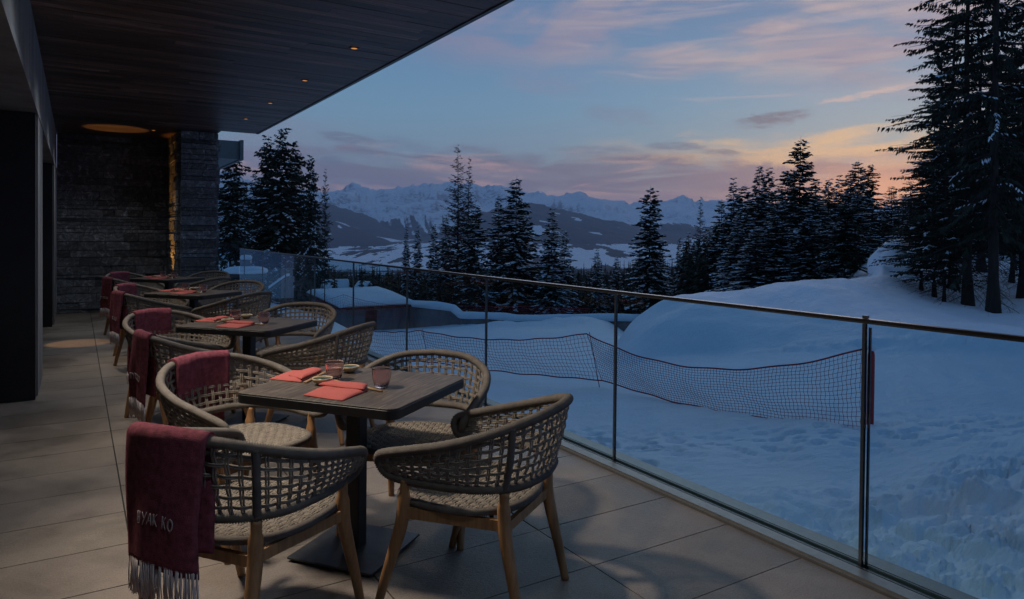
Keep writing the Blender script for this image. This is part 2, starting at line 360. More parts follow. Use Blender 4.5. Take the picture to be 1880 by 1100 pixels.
# ---- glass balustrade
bal = thing('glass_balustrade', 'frameless glass balustrade with thin metal handrail along the terrace edge', 'balustrade', (0,0,0))
yp = [1.755+1.65*k for k in range(-2, 9)]; yend = 15.4
mb = MB(); mb.box((RX-.016,yp[0]-.2,1.0885),(RX+.016,yend,1.098)); mb.obj('handrail', M['cap_steel'], bal)
mb = MB(); mb.box((RX-.012,yp[0]-.2,1.0775),(RX+.012,yend,1.088)); mb.obj('rail_channel', M['dark_steel'], bal)
edges = yp + [yend]
for a, b_ in zip(edges[:-1], edges[1:]):
    mb = MB(); mb.box((RX-.006,a+.007,.012),(RX+.006,b_-.007,1.077)); mb.obj('glass_panel', M['pane'], bal)
for k, a in enumerate(yp):
    mb = MB(); mb.box((RX-.009,a-.0065,.0),(RX-.0062,a+.0065,1.076)); mb.box((RX+.0062,a-.0065,.0),(RX+.009,a+.0065,1.076)); mb.box((RX-.006,a-.004,.0),(RX+.006,a+.004,1.076))
    if k == 2: mb.box((RX+.0142,a-.018,.0),(RX+.024,a-.009,1.06)); mb.box((RX-.008,a-.012,1.099),(RX+.012,a+.008,1.112))
    mb.obj('post', M['dark_steel'] if k != 2 else M['dark_steel'], bal)
mb = MB(); mb.box((2.788,yp[0]-.3,-.02),(2.800,yend,.012)); mb.box((2.8005,yp[0]-.3,-.02),(2.872,yend,.022)); mb.box((2.955,yp[0]-.3,-.02),(3.05,yend,.018))
mb.obj('base_profile', M['steel'], bal)
mb = MB(); mb.box((2.8725,yp[0]-.3,-.02),(2.9545,yend,.006)); mb.box((2.885,yp[0]-.3,.007),(2.892,yend,.02)); mb.box((2.934,yp[0]-.3,.007),(2.941,yend,.02)); mb.obj('base_channel', M['dark_steel'], bal)
mb = MB(); mb.box((2.06,yend+.01,.012),(RX-.02,yend+.022,1.19)); mb.obj('glass_panel', M['pane'], bal)
# ---- downlights in the soffit
for i, (x, y_) in enumerate([(2.13,6.13),(2.13,7.73),(2.13,9.34),(2.13,10.86),(1.09,13.0)]):
    lab = ['recessed amber downlight nearest the camera in the wooden ceiling','recessed downlight second from the camera in the ceiling row','recessed downlight third from the camera in the ceiling row','recessed downlight farthest along the outer ceiling row','recessed downlight in the ceiling beside the stone pillar'][i]
    t = thing('ceiling_downlight', lab, 'lamp', (x,y_,3.118), 0, 'downlights in the wooden ceiling')
    mb = MB(); mb.lathe([(.028,0),(.045,0),(.045,-.004),(.03,-.006),(.028,-.004)], 20, close=True); mb.obj('ring', M['dark_steel'], t)
    mb = MB(); mb.lathe([(.004,-.001),(.0275,-.001),(.0275,-.003),(.004,-.003)], 16, close=False); mb.obj('lens', M['lens'], t)
# ================================================================== furniture
TOPR = catmull([(.272,.258,.535),(.286,.242,.570),(.303,.13,.603),(.318,-.03,.645),(.285,-.18,.692),(.17,-.295,.735),(0,-.33,.748)], 8)
BOTR = catmull([(.272,.258,.535),(.266,.232,.500),(.266,.15,.486),(.272,0,.490),(.245,-.15,.492),(.15,-.245,.493),(0,-.275,.493)], 8)
def mir(P): return P + [Vector((-p.x,p.y,p.z)) for p in P[::-1][1:]]
TOP, BOT = mir(TOPR), mir(BOTR)
LOOP = TOP + BOT[::-1][1:-1]
def ridged(mb, pts, r, step=.0078, n=8, closed=False, amp=.15):
    P = resample(pts+([pts[0]] if closed else []), step=step/2)
    if closed: P = P[:-1]
    mb.tube(P, [r*(1+amp*(1 if i % 2 else -1)) for i in range(len(P))], n, closed=closed)
def weave_back():
    mb = MB(); NV = 43; NH = 7
    T = resample(TOP, count=NV*4+1); B = resample(BOT, count=NV*4+1); nc = len(T)
    nrm = []
    for i in range(nc):
        a, b_ = T[max(i-1,0)], T[min(i+1,nc-1)]; t = (b_-a); v = Vector((-t.y, t.x, 0)); v = v if v.length > 1e-6 else Vector((1,0,0)); v.normalize()
        if v.dot(Vector((T[i].x, T[i].y, 0))) < 0: v = -v
        nrm.append(v)
    def surf(ci, s, off):
        i = min(int(ci), nc-2); f = ci-i
        p = (T[i].lerp(T[i+1], f)).lerp(B[i].lerp(B[i+1], f), s); n_ = nrm[i].lerp(nrm[i+1], f)
        return p + n_*(off+.008*math.sin(PI*s))
    # verticals
    for v in range(1, NV):
        c0 = v*4
        ht = (T[c0]-B[c0]).length
        if ht < .03: continue
        for dx in (-.44, .44):
            pts = []
            for k in range(NH*2+1):
                s = k/(NH*2.); w = math.cos(PI*(s*NH)) * (1 if v % 2 else -1)
                pts.append(surf(c0+dx, s, .0042*w))
            mb.tube(pts, .0036, 5, caps=False)
    # horizontals: rows shared across, drop rows where frame gets tight
    for h in range(1, NH):
        s = h/NH
        for ds in (-.64, .64):
            pts = []
            for i in range(3, nc-3):
                ht = (T[i]-B[i]).length
                w = -math.cos(PI*(i/4.))
                sg = w*(1 if True else 0)*(-1 if h % 2 else 1)
                pts.append(surf(i, s+ds*.0052/max(ht,.06), -.0042*sg*(1)))
            mb.tube(pts[::1], .0034, 5, caps=False)
    return mb
def seat_outline(n=72, ins=0.):
    out = []
    for k in range(n):
        q = 2*PI*k/n; x, y_ = math.cos(q), math.sin(q)
        e = 3.4 if y_ > 0 else 2.3
        r = (abs(x)**e+abs(y_)**e)**(-1/e)
        out.append(((.247-ins)*r*x*(1.0), .015+(.235-ins)*r*y_))
    return out
def inseat(x, y_, ins=0.):
    y_ -= .015; e = 3.4 if y_ > 0 else 2.3
    return (abs(x)/(.247-ins))**e+(abs(y_)/(.235-ins))**e < 1
ZS = .405
def sag(x, y_): return -.012*max(0, 1-(x/.24)**2-((y_-.01)/.23)**2)
def weave_seat():
    mb = MB(); st = .0265
    # warp: front to back pairs; weft: across pairs
    for kx in range(-9, 10):
        for d in (-.0052, .0052):
            x = kx*st+d; pts = []
            for j in range(-80, 81):
                y_ = .015+j*.003
                if inseat(x, y_, .004): pts.append((x, y_, ZS+sag(x,y_)+.0052*math.cos(PI*(y_/st)+PI*kx)))
            if len(pts) > 4: mb.tube(pts[::2]+[pts[-1]], .0054, 5, caps=False)
    for ky in range(-9, 11):
        for d in (-.0052, .0052):
            y_ = ky*st+d+st*.0; pts = []
            for j in range(-80, 81):
                x = j*.0032
                if inseat(x, y_, .004): pts.append((x, y_, ZS+sag(x,y_)-.0052*math.cos(PI*(x/st)+PI*ky)))
            if len(pts) > 4: mb.tube(pts[::2]+[pts[-1]], .0054, 5, caps=False)
    ol = seat_outline(ins=.002); mb.add([(x,y_,ZS-.014) for x, y_ in ol], [tuple(range(len(ol)))], False)
    return mb
def leg(x, y0, zt, yk, xk, zk, xf, yf):
    mb = MB(); P = catmull([(x,y0,zt),(xk,yk,zk+.04),(xk+(xf-xk)*.12,yk+(yf-yk)*.12,zk-.05),(xf-(xf-xk)*.35,yf-(yf-yk)*.35,.13),(xf,yf,0)], 5)
    n = len(P); r = []
    for i, p in enumerate(P):
        z = p.z; r.append(.0175 if z > zk+.06 else (.0235 if z > zk-.06 else .0235-.0085*(zk-.06-z)/(zk-.06)))
    mb.tube(P, r, 10); return mb
def make_chair():
    root = thing('rope_armchair', None, 'chair')
    mb = MB(); ridged(mb, LOOP, .0165, closed=True, n=10)
    mb.obj('back_frame', M['rope_dark'], root)
    for sx in (-1, 1):
        mb = MB(); i = next(i for i in range(len(TOP)) if TOP[i].y < -.235) if sx > 0 else len(TOP)-1-next(i for i in range(len(TOP)) if TOP[i].y < -.235)
        a, b_ = TOP[i], BOT[i]; o = Vector((a.x,a.y,0)).normalized()*.006
        ridged(mb, [a+o, (a+b_)/2+o*3.2, b_+o], .0125, n=8); mb.obj('strut', M['rope_dark'], root)
    weave_back().obj('backrest_weave', M['rope'], root)
    weave_seat().obj('seat', M['rope'], root)
    mb = MB(); ol = [Vector((x,y_,ZS-.006)) for x, y_ in seat_outline()]; ridged(mb, ol, .0145, closed=True, n=8, step=.008); mb.obj('seat_edge', M['rope_dark'], root)
    for sx in (-1,1):
        leg(sx*.268,.15,.49, .16,sx*.262,.36, sx*.272,.262).obj('leg', M['teak'], root)
        leg(sx*.205,-.205,.480, -.20,sx*.198,.36, sx*.215,-.275).obj('leg', M['teak'], root)
    mb = MB()
    for sx in (-1,1):
        a, b_ = Vector((sx*.262,.15,.368)), Vector((sx*.2,-.2,.36)); d = (b_-a); c = (a+b_)/2; mb.obox(c, d/2, Vector((.009,0,0)), Vector((0,0,.019)))
    mb.obox((0,.165,.348), (.25,0,0), (0,.010,0), (0,0,.019)); mb.obox((0,-.2,.345), (.19,0,0), (0,.009,0), (0,0,.018))
    mb.obj('seat_rail', M['teak'], root)
    mb = MB()
    for p in ((-.22,.13),(.22,.13),(-.17,-.14),(.17,-.14)): mb.tube([(p[0],p[1],.355),(p[0],p[1],ZS-.013)], .008, 8)
    mb.obox((0,0,ZS-.022), (.19,0,0), (0,.012,0), (0,0,.006))
    mb.obj('seat_peg', M['black_metal'], root)
    return root
TW, TD, TZ = .345, .395, .76      # half sizes of the tabletop
def make_table():
    root = thing('bistro_table', None, 'table')
    mb = MB(); mb.rbox(TW-.001, TD-.001, TZ-.006, TZ, .045, .002); mb.obj('tabletop', M['tabletop'], root)
    mb = MB(); mb.rbox(TW, TD, TZ-.046, TZ-.0062, .046, .003); mb.obj('table_edge', M['table_edge'], root)
    mb = MB(); mb.rbox(.036, .036, .022, TZ-.060, .008, .001); mb.rbox(.17,.17,TZ-.060,TZ-.0465,.02,.001); mb.obj('column', M['black_metal'], root)
    mb = MB(); mb.rbox(.215, .215, .012, .0215, .006, .0015)
    for a in (-1,1):
        for b_ in (-1,1): mb.lathe([(.018,.0),(.018,.0118)], 12, (a*.185,b_*.185,0))
    mb.obj('base_plate', M['base_plate'], root)
    return root
# ---- things on a table, laid out on the nearest table and repeated on the others
T1C = Vector((1.088, 3.062, 0)); T1A = math.radians(37.6)
def loc1(px, py):     # photo pixel on the nearest tabletop -> table coordinates (the table's long side is its local y)
    p = onz(px, py, TZ)-Vector((T1C.x,T1C.y,TZ)); c, s = math.cos(-T1A), math.sin(-T1A); return Vector((p.x*c-p.y*s, p.x*s+p.y*c, 0))
def fit_slab(quad, z0, z1, puff=.004, seed=1, lift=0., bend=None):
    """soft folded cloth slab on the 4 corners of quad"""
    mb = MB(); n = 16; rr = random.Random(seed); q = [Vector(v) for v in quad]; ph = rr.uniform(0, 6)
    def P(u, v, top):
        p = q[0]*(1-u)*(1-v)+q[1]*u*(1-v)+q[2]*u*v+q[3]*(1-u)*v
        e = min(u,1-u,v,1-v); rd = min(1, (e*6))**.5
        w = .0022*math.sin(ph+5*u+2*v)+.0012*math.sin(9*v-4*u+ph)
        z = z0+(z1-z0+w+puff*math.sin(PI*v)*.6)*(.35+.65*rd) if top else z0+.0004
        z += lift*(u if bend != 'v' else v)**2
        return Vector((p.x,p.y,z))
    vs = [P(i/n, j/n, True) for j in range(n+1) for i in range(n+1)]+[P(i/n, j/n, False) for j in range(n+1) for i in range(n+1)]
    w_ = n+1; k = w_*w_; fs = []
    for j in range(n):
        for i in range(n):
            a = j*w_+i; fs.append((a,a+1,a+1+w_,a+w_)); fs.append((k+a,k+a+w_,k+a+1+w_,k+a+1))
    for i in range(n):
        fs.append((i+k,i+1+k,i+1,i)); a = n*w_+i; fs.append((a,a+1,a+1+k,a+k))
        a = i*w_; fs.append((a,a+w_,a+w_+k,a+k)); a = i*w_+n; fs.append((a+k,a+w_+k,a+w_,a))
    mb.add(vs, fs, True); return mb
def napkin(quads, seed):
    mb = MB()
    for i, (q, z0, z1, lf) in enumerate(quads):
        m2 = fit_slab(q, z0, z1, .004, seed+i, lf); mb.add(m2.V, m2.Fc, True)
    return mb
def to_cloth(mb, name, mat): return mb.mesh(name, mat)
q2 = [loc1(*p) for p in ((557,727),(629,737),(676,718),(600,708))]
q2b = [loc1(*p) for p in ((585,712),(668,721.5),(675,713),(600,704))]
q1 = [loc1(*p) for p in ((495,697),(553,703),(592,684),(537,681))]
q1b = [loc1(*p) for p in ((530,694),(553,702),(594,684),(575,679))]
def inset(q): return q
ME_NAP = [napkin([(q2,.0,.010,0),(q2b,.0105,.021,0.002)], 3).mesh('napkin', M['napkin']), napkin([(q1,.0,.011,0),(q1b,.0115,.02,.001)], 9).mesh('napkin', M['napkin'])]
def bowl_meshes():
    mb = MB(); mb.lathe([(.020,0),(.022,.0),(.024,.004),(.038,.012),(.0455,.022),(.0465,.030),(.0445,.031),(.043,.027)], 36)
    mg = MB(); mg.lathe([(.0425,.0275),(.041,.022),(.034,.0135),(.018,.0095),(.0005,.009)], 36); 
    return mb.mesh('bowl', M['ceramic']), mg.mesh('glaze', M['glaze'])
ME_BOWL, ME_GLAZE = bowl_meshes()
def glass_mesh():
    mb = MB(); n = 160
    prof = [(.0005,.0),(.022,.0),(.027,.003),(.033,.016,1),(.0385,.035,1),(.0415,.055,1),(.0425,.072,1),(.0430,.080),(.0432,.086),(.0425,.0875),
            (.0415,.086),(.0410,.080),(.0400,.055),(.0368,.035),(.031,.018),(.024,.010),(.012,.0075),(.0005,.0095)]
    mb.lathe(prof, n, rib=.018, ribn=40); return mb.mesh('tumbler', M['pink_glass'])
ME_GLASS = glass_mesh()
B1, B2 = loc1(592,706), loc1(642,683.5)
G1, G2 = loc1(614,697.5), loc1(700.5,711.5)
cA0, cA1 = loc1(606,703), loc1(701,720); R1 = loc1(631,706.5)
cB0, cB1 = loc1(560,704), loc1(628,672); R2 = loc1(622,678)
def sticks(a, b_, z0, z1):
    mb = MB(); d = (b_-a).normalized(); s = Vector((-d.y,d.x,0))*.0042
    for k in (-1,1):
        mb.tube([a+s*k*1.3+Vector((0,0,z0)), (a+b_)/2+s*k*1.15+Vector((0,0,(z0+z1)/2)), b_+s*k+Vector((0,0,z1))], [.0022,.0029,.0036], 8)
    return mb.mesh('chopsticks', M['chopstick'])
ME_ST = [sticks(cA0, cA1, .0145, .0040), sticks(cB1, cB0, .0135, .0040)]
def rest_mesh():
    mb = MB(); mb.rbox(.022, .007, 0, .0095, .005, .003); return mb.mesh('chopstick_rest', M['porcelain'])
ME_REST = rest_mesh()
# ---- throws
def throw(xc, half, zin, zout, seed, yaw_skew=0., text=True, short=False):
    """wool throw folded lengthwise and hung over the back of a chair; chair coordinates"""
    rr = random.Random(seed); root = None
    Tt = resample(TOP, count=201); nc = len(Tt)
    # arc positions around xc (signed distance along the rim from the back centre; positive towards the +x arm)
    def rim(a):
        L_ = 0; i = 100
        stp = (Tt[1]-Tt[0]).length; f = 100 - a/stp; i = int(max(1, min(nc-3, f))); fr = f-i
        p = Tt[i].lerp(Tt[i+1], fr); t = (Tt[i+1]-Tt[i-1]).lerp(Tt[min(i+2,nc-1)]-Tt[i], fr); nv = Vector((-t.y,t.x,0)).normalized()
        if nv.dot(Vector((p.x,p.y,0))) < 0: nv = -nv
        return p, nv
    ph = rr.uniform(0,6)
    def surf(u, v, layer):      # u in -1..1 across, v metres along from inside hem
        p, nv = rim(xc+u*half); k = layer*.0065
        zt = p.z; inside = zt-zin; r = .0215+k; arc = PI*r; outl = zt-zout
        wav = .010*math.sin(2.4*u+ph+v*4.)+.004*math.sin(6*u+ph*2+v*3)
        if v < inside: 
            q = zin+v; lean = .030*(zt-q)/.3
            return Vector((p.x,p.y,q)) - nv*(r-lean*.2+wav*.25) 
        v -= inside
        if v < arc:
            a = v/r; return Vector((p.x,p.y,zt)) - nv*(r*math.cos(a)) + Vector((0,0,r*math.sin(a)))
        v -= arc; q = zt-v; g = min(1, v/.25)
        side = .93+.07*(1-g)
        p2, nv2 = rim(xc+u*half*side)
        return Vector((p2.x*(1-.0*g),p2.y,q)) + nv2*(r+.012*g+wav*g*1.3) 
    mb = MB(); nu = 22
    pm, _ = rim(xc); tot = (pm.z-zin)+PI*.028+(pm.z-zout)
    for layer in (0, 1):
        nv_ = 70; rows = []
        for j in range(nv_+1):
            rows.append([surf(-1+2*i/nu, tot*j/nv_-(.012 if layer else 0)*0, layer) for i in range(nu+1)])
        th = .0024; vs = []; 
        for j in range(nv_+1):
            for i in range(nu+1):
                a = rows[j][i]; du = rows[j][min(i+1,nu)]-rows[j][max(i-1,0)]; dv = rows[min(j+1,nv_)][i]-rows[max(j-1,0)][i]
                n_ = du.cross(dv).normalized(); vs.append(a+n_*th)
        for j in range(nv_+1):
            for i in range(nu+1):
                a = rows[j][i]; du = rows[j][min(i+1,nu)]-rows[j][max(i-1,0)]; dv = rows[min(j+1,nv_)][i]-rows[max(j-1,0)][i]
                n_ = du.cross(dv).normalized(); vs.append(a-n_*th)
        w_ = nu+1; k = w_*(nv_+1); fs = []
        for j in range(nv_):
            for i in range(nu):
                a = j*w_+i; fs.append((a,a+1,a+1+w_,a+w_)); fs.append((k+a,k+a+w_,k+a+1+w_,k+a+1))
            a = j*w_; fs.append((a,a+w_,a+w_+k,a+k)); a = j*w_+nu; fs.append((a+k,a+w_+k,a+w_,a))
        for i in range(nu): fs.append((i+k,i+1+k,i+1,i)); a = nv_*w_+i; fs.append((a,a+1,a+1+k,a+k))
        mb.add(vs, fs, True)
    root = mb.obj('wool_throw', M['throw'])
    fb = MB()
    for i in range(120):
        u = -1+2*(i+.5)/120; a = surf(u, tot-.004, rr.choice((0,1))); p, nv = rim(xc+u*half*.93)
        L_ = rr.uniform(.085,.11); sw = rr.uniform(-.008,.008)
        fb.tube([a, a+Vector((sw*.5,0,-L_*.5))+nv*rr.uniform(-.004,.006), a+Vector((sw,0,-L_))+nv*rr.uniform(-.006,.006)], [.0027,.0025,.0020], 4)
    fb.obj('fringe', M['fringe'], root)
    if text:
        # letters as strokes in a 0..1 cell, embroidered on the outer face
        S = {'B': [[(0,1),(.62,1)],[(0,0),(.62,0)],[(.05,.5),(.62,.5)],[(.62,0),(.62,1)]]+[[(.0+.055*k,0),(.0+.055*k,1)] for k in range(5)],
             'Y': [[(0,1),(.45,.5)],[(.95,1.05),(.2,-.05)]],
             'A': [[(-.1,0),(.55,1)],[(.55,1),(.8,0)],[(.15,.36),(.7,.36)],[(.62,1),(.87,0)]],
             'K': [[(.1,0),(.1,1)],[(.19,0),(.19,1)],[(.72,1),(.22,.48)],[(.36,.6),(.80,0)]],
             'O': [[(.5+.48*math.cos(2*PI*k/12), .5+.5*math.sin(2*PI*k/12)) for k in range(13)], [(.5+.40*math.cos(2*PI*k/12), .5+.46*math.sin(2*PI*k/12)) for k in range(13)]]}
        tb = MB(); cw = .0255; lh = .034; x0 = -.056; zt0 = zout+.115
        for li, ch in enumerate('BYAKKO'):
            for st in S[ch]:
                pts = []
                st2 = []
                for a, b_ in zip(st[:-1], st[1:]):
                    for q in range(4): st2.append((a[0]+(b_[0]-a[0])*q/4, a[1]+(b_[1]-a[1])*q/4))
                st2.append(st[-1])
                for (lx, lz) in st2:
                    mx = (x0+li*cw+lx*cw*.86); z = zt0+lz*lh
                    u = mx/(half*.93); v = tot-(z-zout)
                    a = surf(u, v, 1); p, nv = rim(xc+u*half*.93); pts.append(a+nv*.0065)
                tb.tube(pts, .0015, 5)
        tb.obj('lettering', M['thread'], root)
    return root
# ---- place everything
chair0 = make_chair(); table0 = make_table(); used = {'c':0,'t':0}
tabs = [ (T1C.x,T1C.y,T1A,'nearest table'), (1.115,5.53,math.radians(43),'second nearest table'), (1.135,8.60,math.radians(42),'third nearest table'), (1.15,11.35,math.radians(36),'farthest table by the slate wall') ]
# offsets of the four chairs from the table centre in table coordinates: (x, y, facing) ; local +x side is towards the glass
SEATS = [('front right',(-.02,-.70),0), ('back right',(.66,.02),90), ('back left',(.02,.68),180), ('front left',(-.64,-.06),270)]
WPOS = {(0,0):(1.39,2.464,33.5),(0,1):(1.46,3.22,139),(0,2):(.698,3.60,207),(0,3):(.545,2.67,-53),(1,0):(1.51,5.0,43),(1,1):(1.60,6.15,145),(1,2):(.68,6.0,209),(1,3):(.70,5.0,-78),
        (2,0):(1.47,8.05,38),(2,1):(1.70,9.42,141),(2,2):(.755,9.25,230),(2,3):(.71,8.43,-72),(3,0):(1.52,10.75,38),(3,1):(1.72,11.95,141),(3,2):(.75,11.95,215),(3,3):(.70,11.05,-70)}
lab_c = {'front right':'bare rope armchair at the near right of the {t}','back right':'bare rope armchair at the far right of the {t}','back left':'armchair under a throw at the far left of the {t}','front left':'armchair under a throw at the near left of the {t}'}
BOWS = {}
for ti, (tx, ty, ta, tn) in enumerate(tabs):
    t = table0 if ti == 0 else copy_tree(table0); t.location = (tx,ty,0); t.rotation_euler = (0,0,ta)
    tag(t, 'square dark wood table on a black column, the '+tn, 'table', 'dark wood tables on the terrace')
    def W(v): c, s = math.cos(ta), math.sin(ta); return Vector((tx+v[0]*c-v[1]*s, ty+v[0]*s+v[1]*c, 0))
    for si, (sn, off, face) in enumerate(SEATS):
        o = WPOS[(ti,si)]
        c = chair0 if (ti==0 and si==0) else copy_tree(chair0)
        c.location = (o[0],o[1],0); rz = math.radians(o[2]); c.rotation_euler = (0,0,rz); c.scale = (1.08,1.08,1.06)
        tag(c, lab_c[sn].format(t=tn), 'chair', 'woven rope armchairs round the tables')
        if si >= 2:
            if si == 3: th = throw(-.03 if ti else -.04, .155 if ti else .168, .40, .375, 5+ti*3)
            else: th = throw(.0, .15, .52, .34, 6+ti*3)
            th.location = c.location; th.rotation_euler = (0,0,rz); th.scale = (1.08,1.08,1.06)
            tag(th, ('burgundy throw over the '+('near left' if si == 3 else 'far left')+' armchair of the '+tn), 'throw', 'burgundy wool throws over the chairs')
    def put(name, me, v, z, lab, cat, grp, rz=0., sub=None):
        o = link(name, me); 
        if v is None: o.location = (tx,ty,z); o.rotation_euler = (0,0,ta)
        else: p = W(v); o.location = (p.x,p.y,z); o.rotation_euler = (0,0,ta+rz)
        tag(o, lab, cat, grp)
        if sub: link(sub[0], sub[1], o)
        return o
    z = TZ+.0006
    put('napkin', ME_NAP[0], None, z, 'folded coral napkin, the nearer one on the '+tn, 'napkin', 'coral napkins')
    put('napkin', ME_NAP[1], None, z, 'folded coral napkin, the farther one on the '+tn, 'napkin', 'coral napkins')
    put('sauce_bowl', ME_BOWL, B1, z, 'beige bowl beside the coral napkins on the '+tn, 'bowl', 'sauce bowls', 0, ('glaze', ME_GLAZE))
    put('sauce_bowl', ME_BOWL, B2, z, 'beige bowl behind the tumbler on the '+tn, 'bowl', 'sauce bowls', 0, ('glaze', ME_GLAZE))
    put('tumbler', ME_GLASS, G1, z, 'pink tumbler between the two bowls on the '+tn, 'glass', 'pink ribbed tumblers')
    put('tumbler', ME_GLASS, G2, z, 'pink tumbler at the chopstick tips on the '+tn, 'glass', 'pink ribbed tumblers')
    put('chopsticks', ME_ST[0], None, z, 'chopsticks pointing at the right tumbler on the '+tn, 'chopsticks', 'pairs of chopsticks')
    put('chopsticks', ME_ST[1], None, z, 'chopsticks beside the far napkin on the '+tn, 'chopsticks', 'pairs of chopsticks')
    dA = cA1-cA0; dB = cB1-cB0
    put('chopstick_rest', ME_REST, R1, z, 'white chopstick rest by the near napkin on the '+tn, 'chopstick rest', 'chopstick rests', math.atan2(dA.y,dA.x)+PI/2)
    put('chopstick_rest', ME_REST, R2, z, 'white chopstick rest behind the left tumbler on the '+tn, 'chopstick rest', 'chopstick rests', math.atan2(dB.y,dB.x)+PI/2)
# ================================================================== landscape
def vnoise(x, y, seed=0):
    xi = np.floor(x).astype(np.int64); yi = np.floor(y).astype(np.int64); fx = x-xi; fy = y-yi
    fx = fx*fx*(3-2*fx); fy = fy*fy*(3-2*fy)
    def h(a, b):
        n = (a*374761393+b*668265263+seed*1442695041) & 0xffffffff
        n = ((n ^ (n >> 13))*1274126177) & 0xffffffff; n = n ^ (n >> 16); return (n & 0xffff)/65535.
    return (h(xi,yi)*(1-fx)+h(xi+1,yi)*fx)*(1-fy)+(h(xi,yi+1)*(1-fx)+h(xi+1,yi+1)*fx)*fy
def fbm(x, y, o=5, seed=0, g=.5, lac=2.03):
    s = 0; a = 1; t = 0
    for k in range(o): s = s+a*vnoise(x*lac**k+17.3*k, y*lac**k-9.1*k, seed+k); t += a; a *= g
    return s/t
def ridged_f(x, y, o=5, seed=0):
    s = 0; a = 1; t = 0
    for k in range(o): s = s+a*(1-np.abs(2*vnoise(x*2.07**k+11.3*k, y*2.07**k+5.1*k, seed+k)-1)); t += a; a *= .5
    return s/t
def worley(x, y, seed=0):
    xi = np.floor(x).astype(np.int64); yi = np.floor(y).astype(np.int64); d1 = np.full(x.shape, 9.)
    for a in (-1,0,1):
        for b in (-1,0,1):
            cx, cy = xi+a, yi+b
            n = (cx*374761393+cy*668265263+seed*1442695041) & 0xffffffff; n = ((n ^ (n >> 13))*1274126177) & 0xffffffff; n = n ^ (n >> 16)
            m_ = ((n*2246822519) & 0xffffffff); m_ = m_ ^ (m_ >> 15)
            px = cx+(n & 0xffff)/65535.; py = cy+(m_ & 0xffff)/65535.
            d1 = np.minimum(d1, (x-px)**2+(y-py)**2)
    return np.sqrt(d1)
def dome(x, y, seed, r=.62):
    xi = np.floor(x).astype(np.int64); yi = np.floor(y).astype(np.int64); out = np.zeros(x.shape)
    for a in (-1,0,1):
        for b in (-1,0,1):
            cx, cy = xi+a, yi+b
            n = (cx*374761393+cy*668265263+seed*1442695041) & 0xffffffff; n = ((n ^ (n >> 13))*1274126177) & 0xffffffff; n = n ^ (n >> 16)
            m_ = ((n*2246822519) & 0xffffffff); m_ = m_ ^ (m_ >> 15); k_ = ((m_*3266489917) & 0xffffffff) >> 8
            px = cx+(n & 0xffff)/65535.; py = cy+(m_ & 0xffff)/65535.; q = (k_ & 0xffff)/65535.; rr = r*(.55+.45*q)
            d2 = (x-px)**2+(y-py)**2; out = np.maximum(out, (.35+.65*q)*np.sqrt(np.clip(1-d2/rr**2, 0, 1)))
    return out
def sm(a, b, x): t = np.clip((x-a)/(b-a), 0, 1); return t*t*(3-2*t)
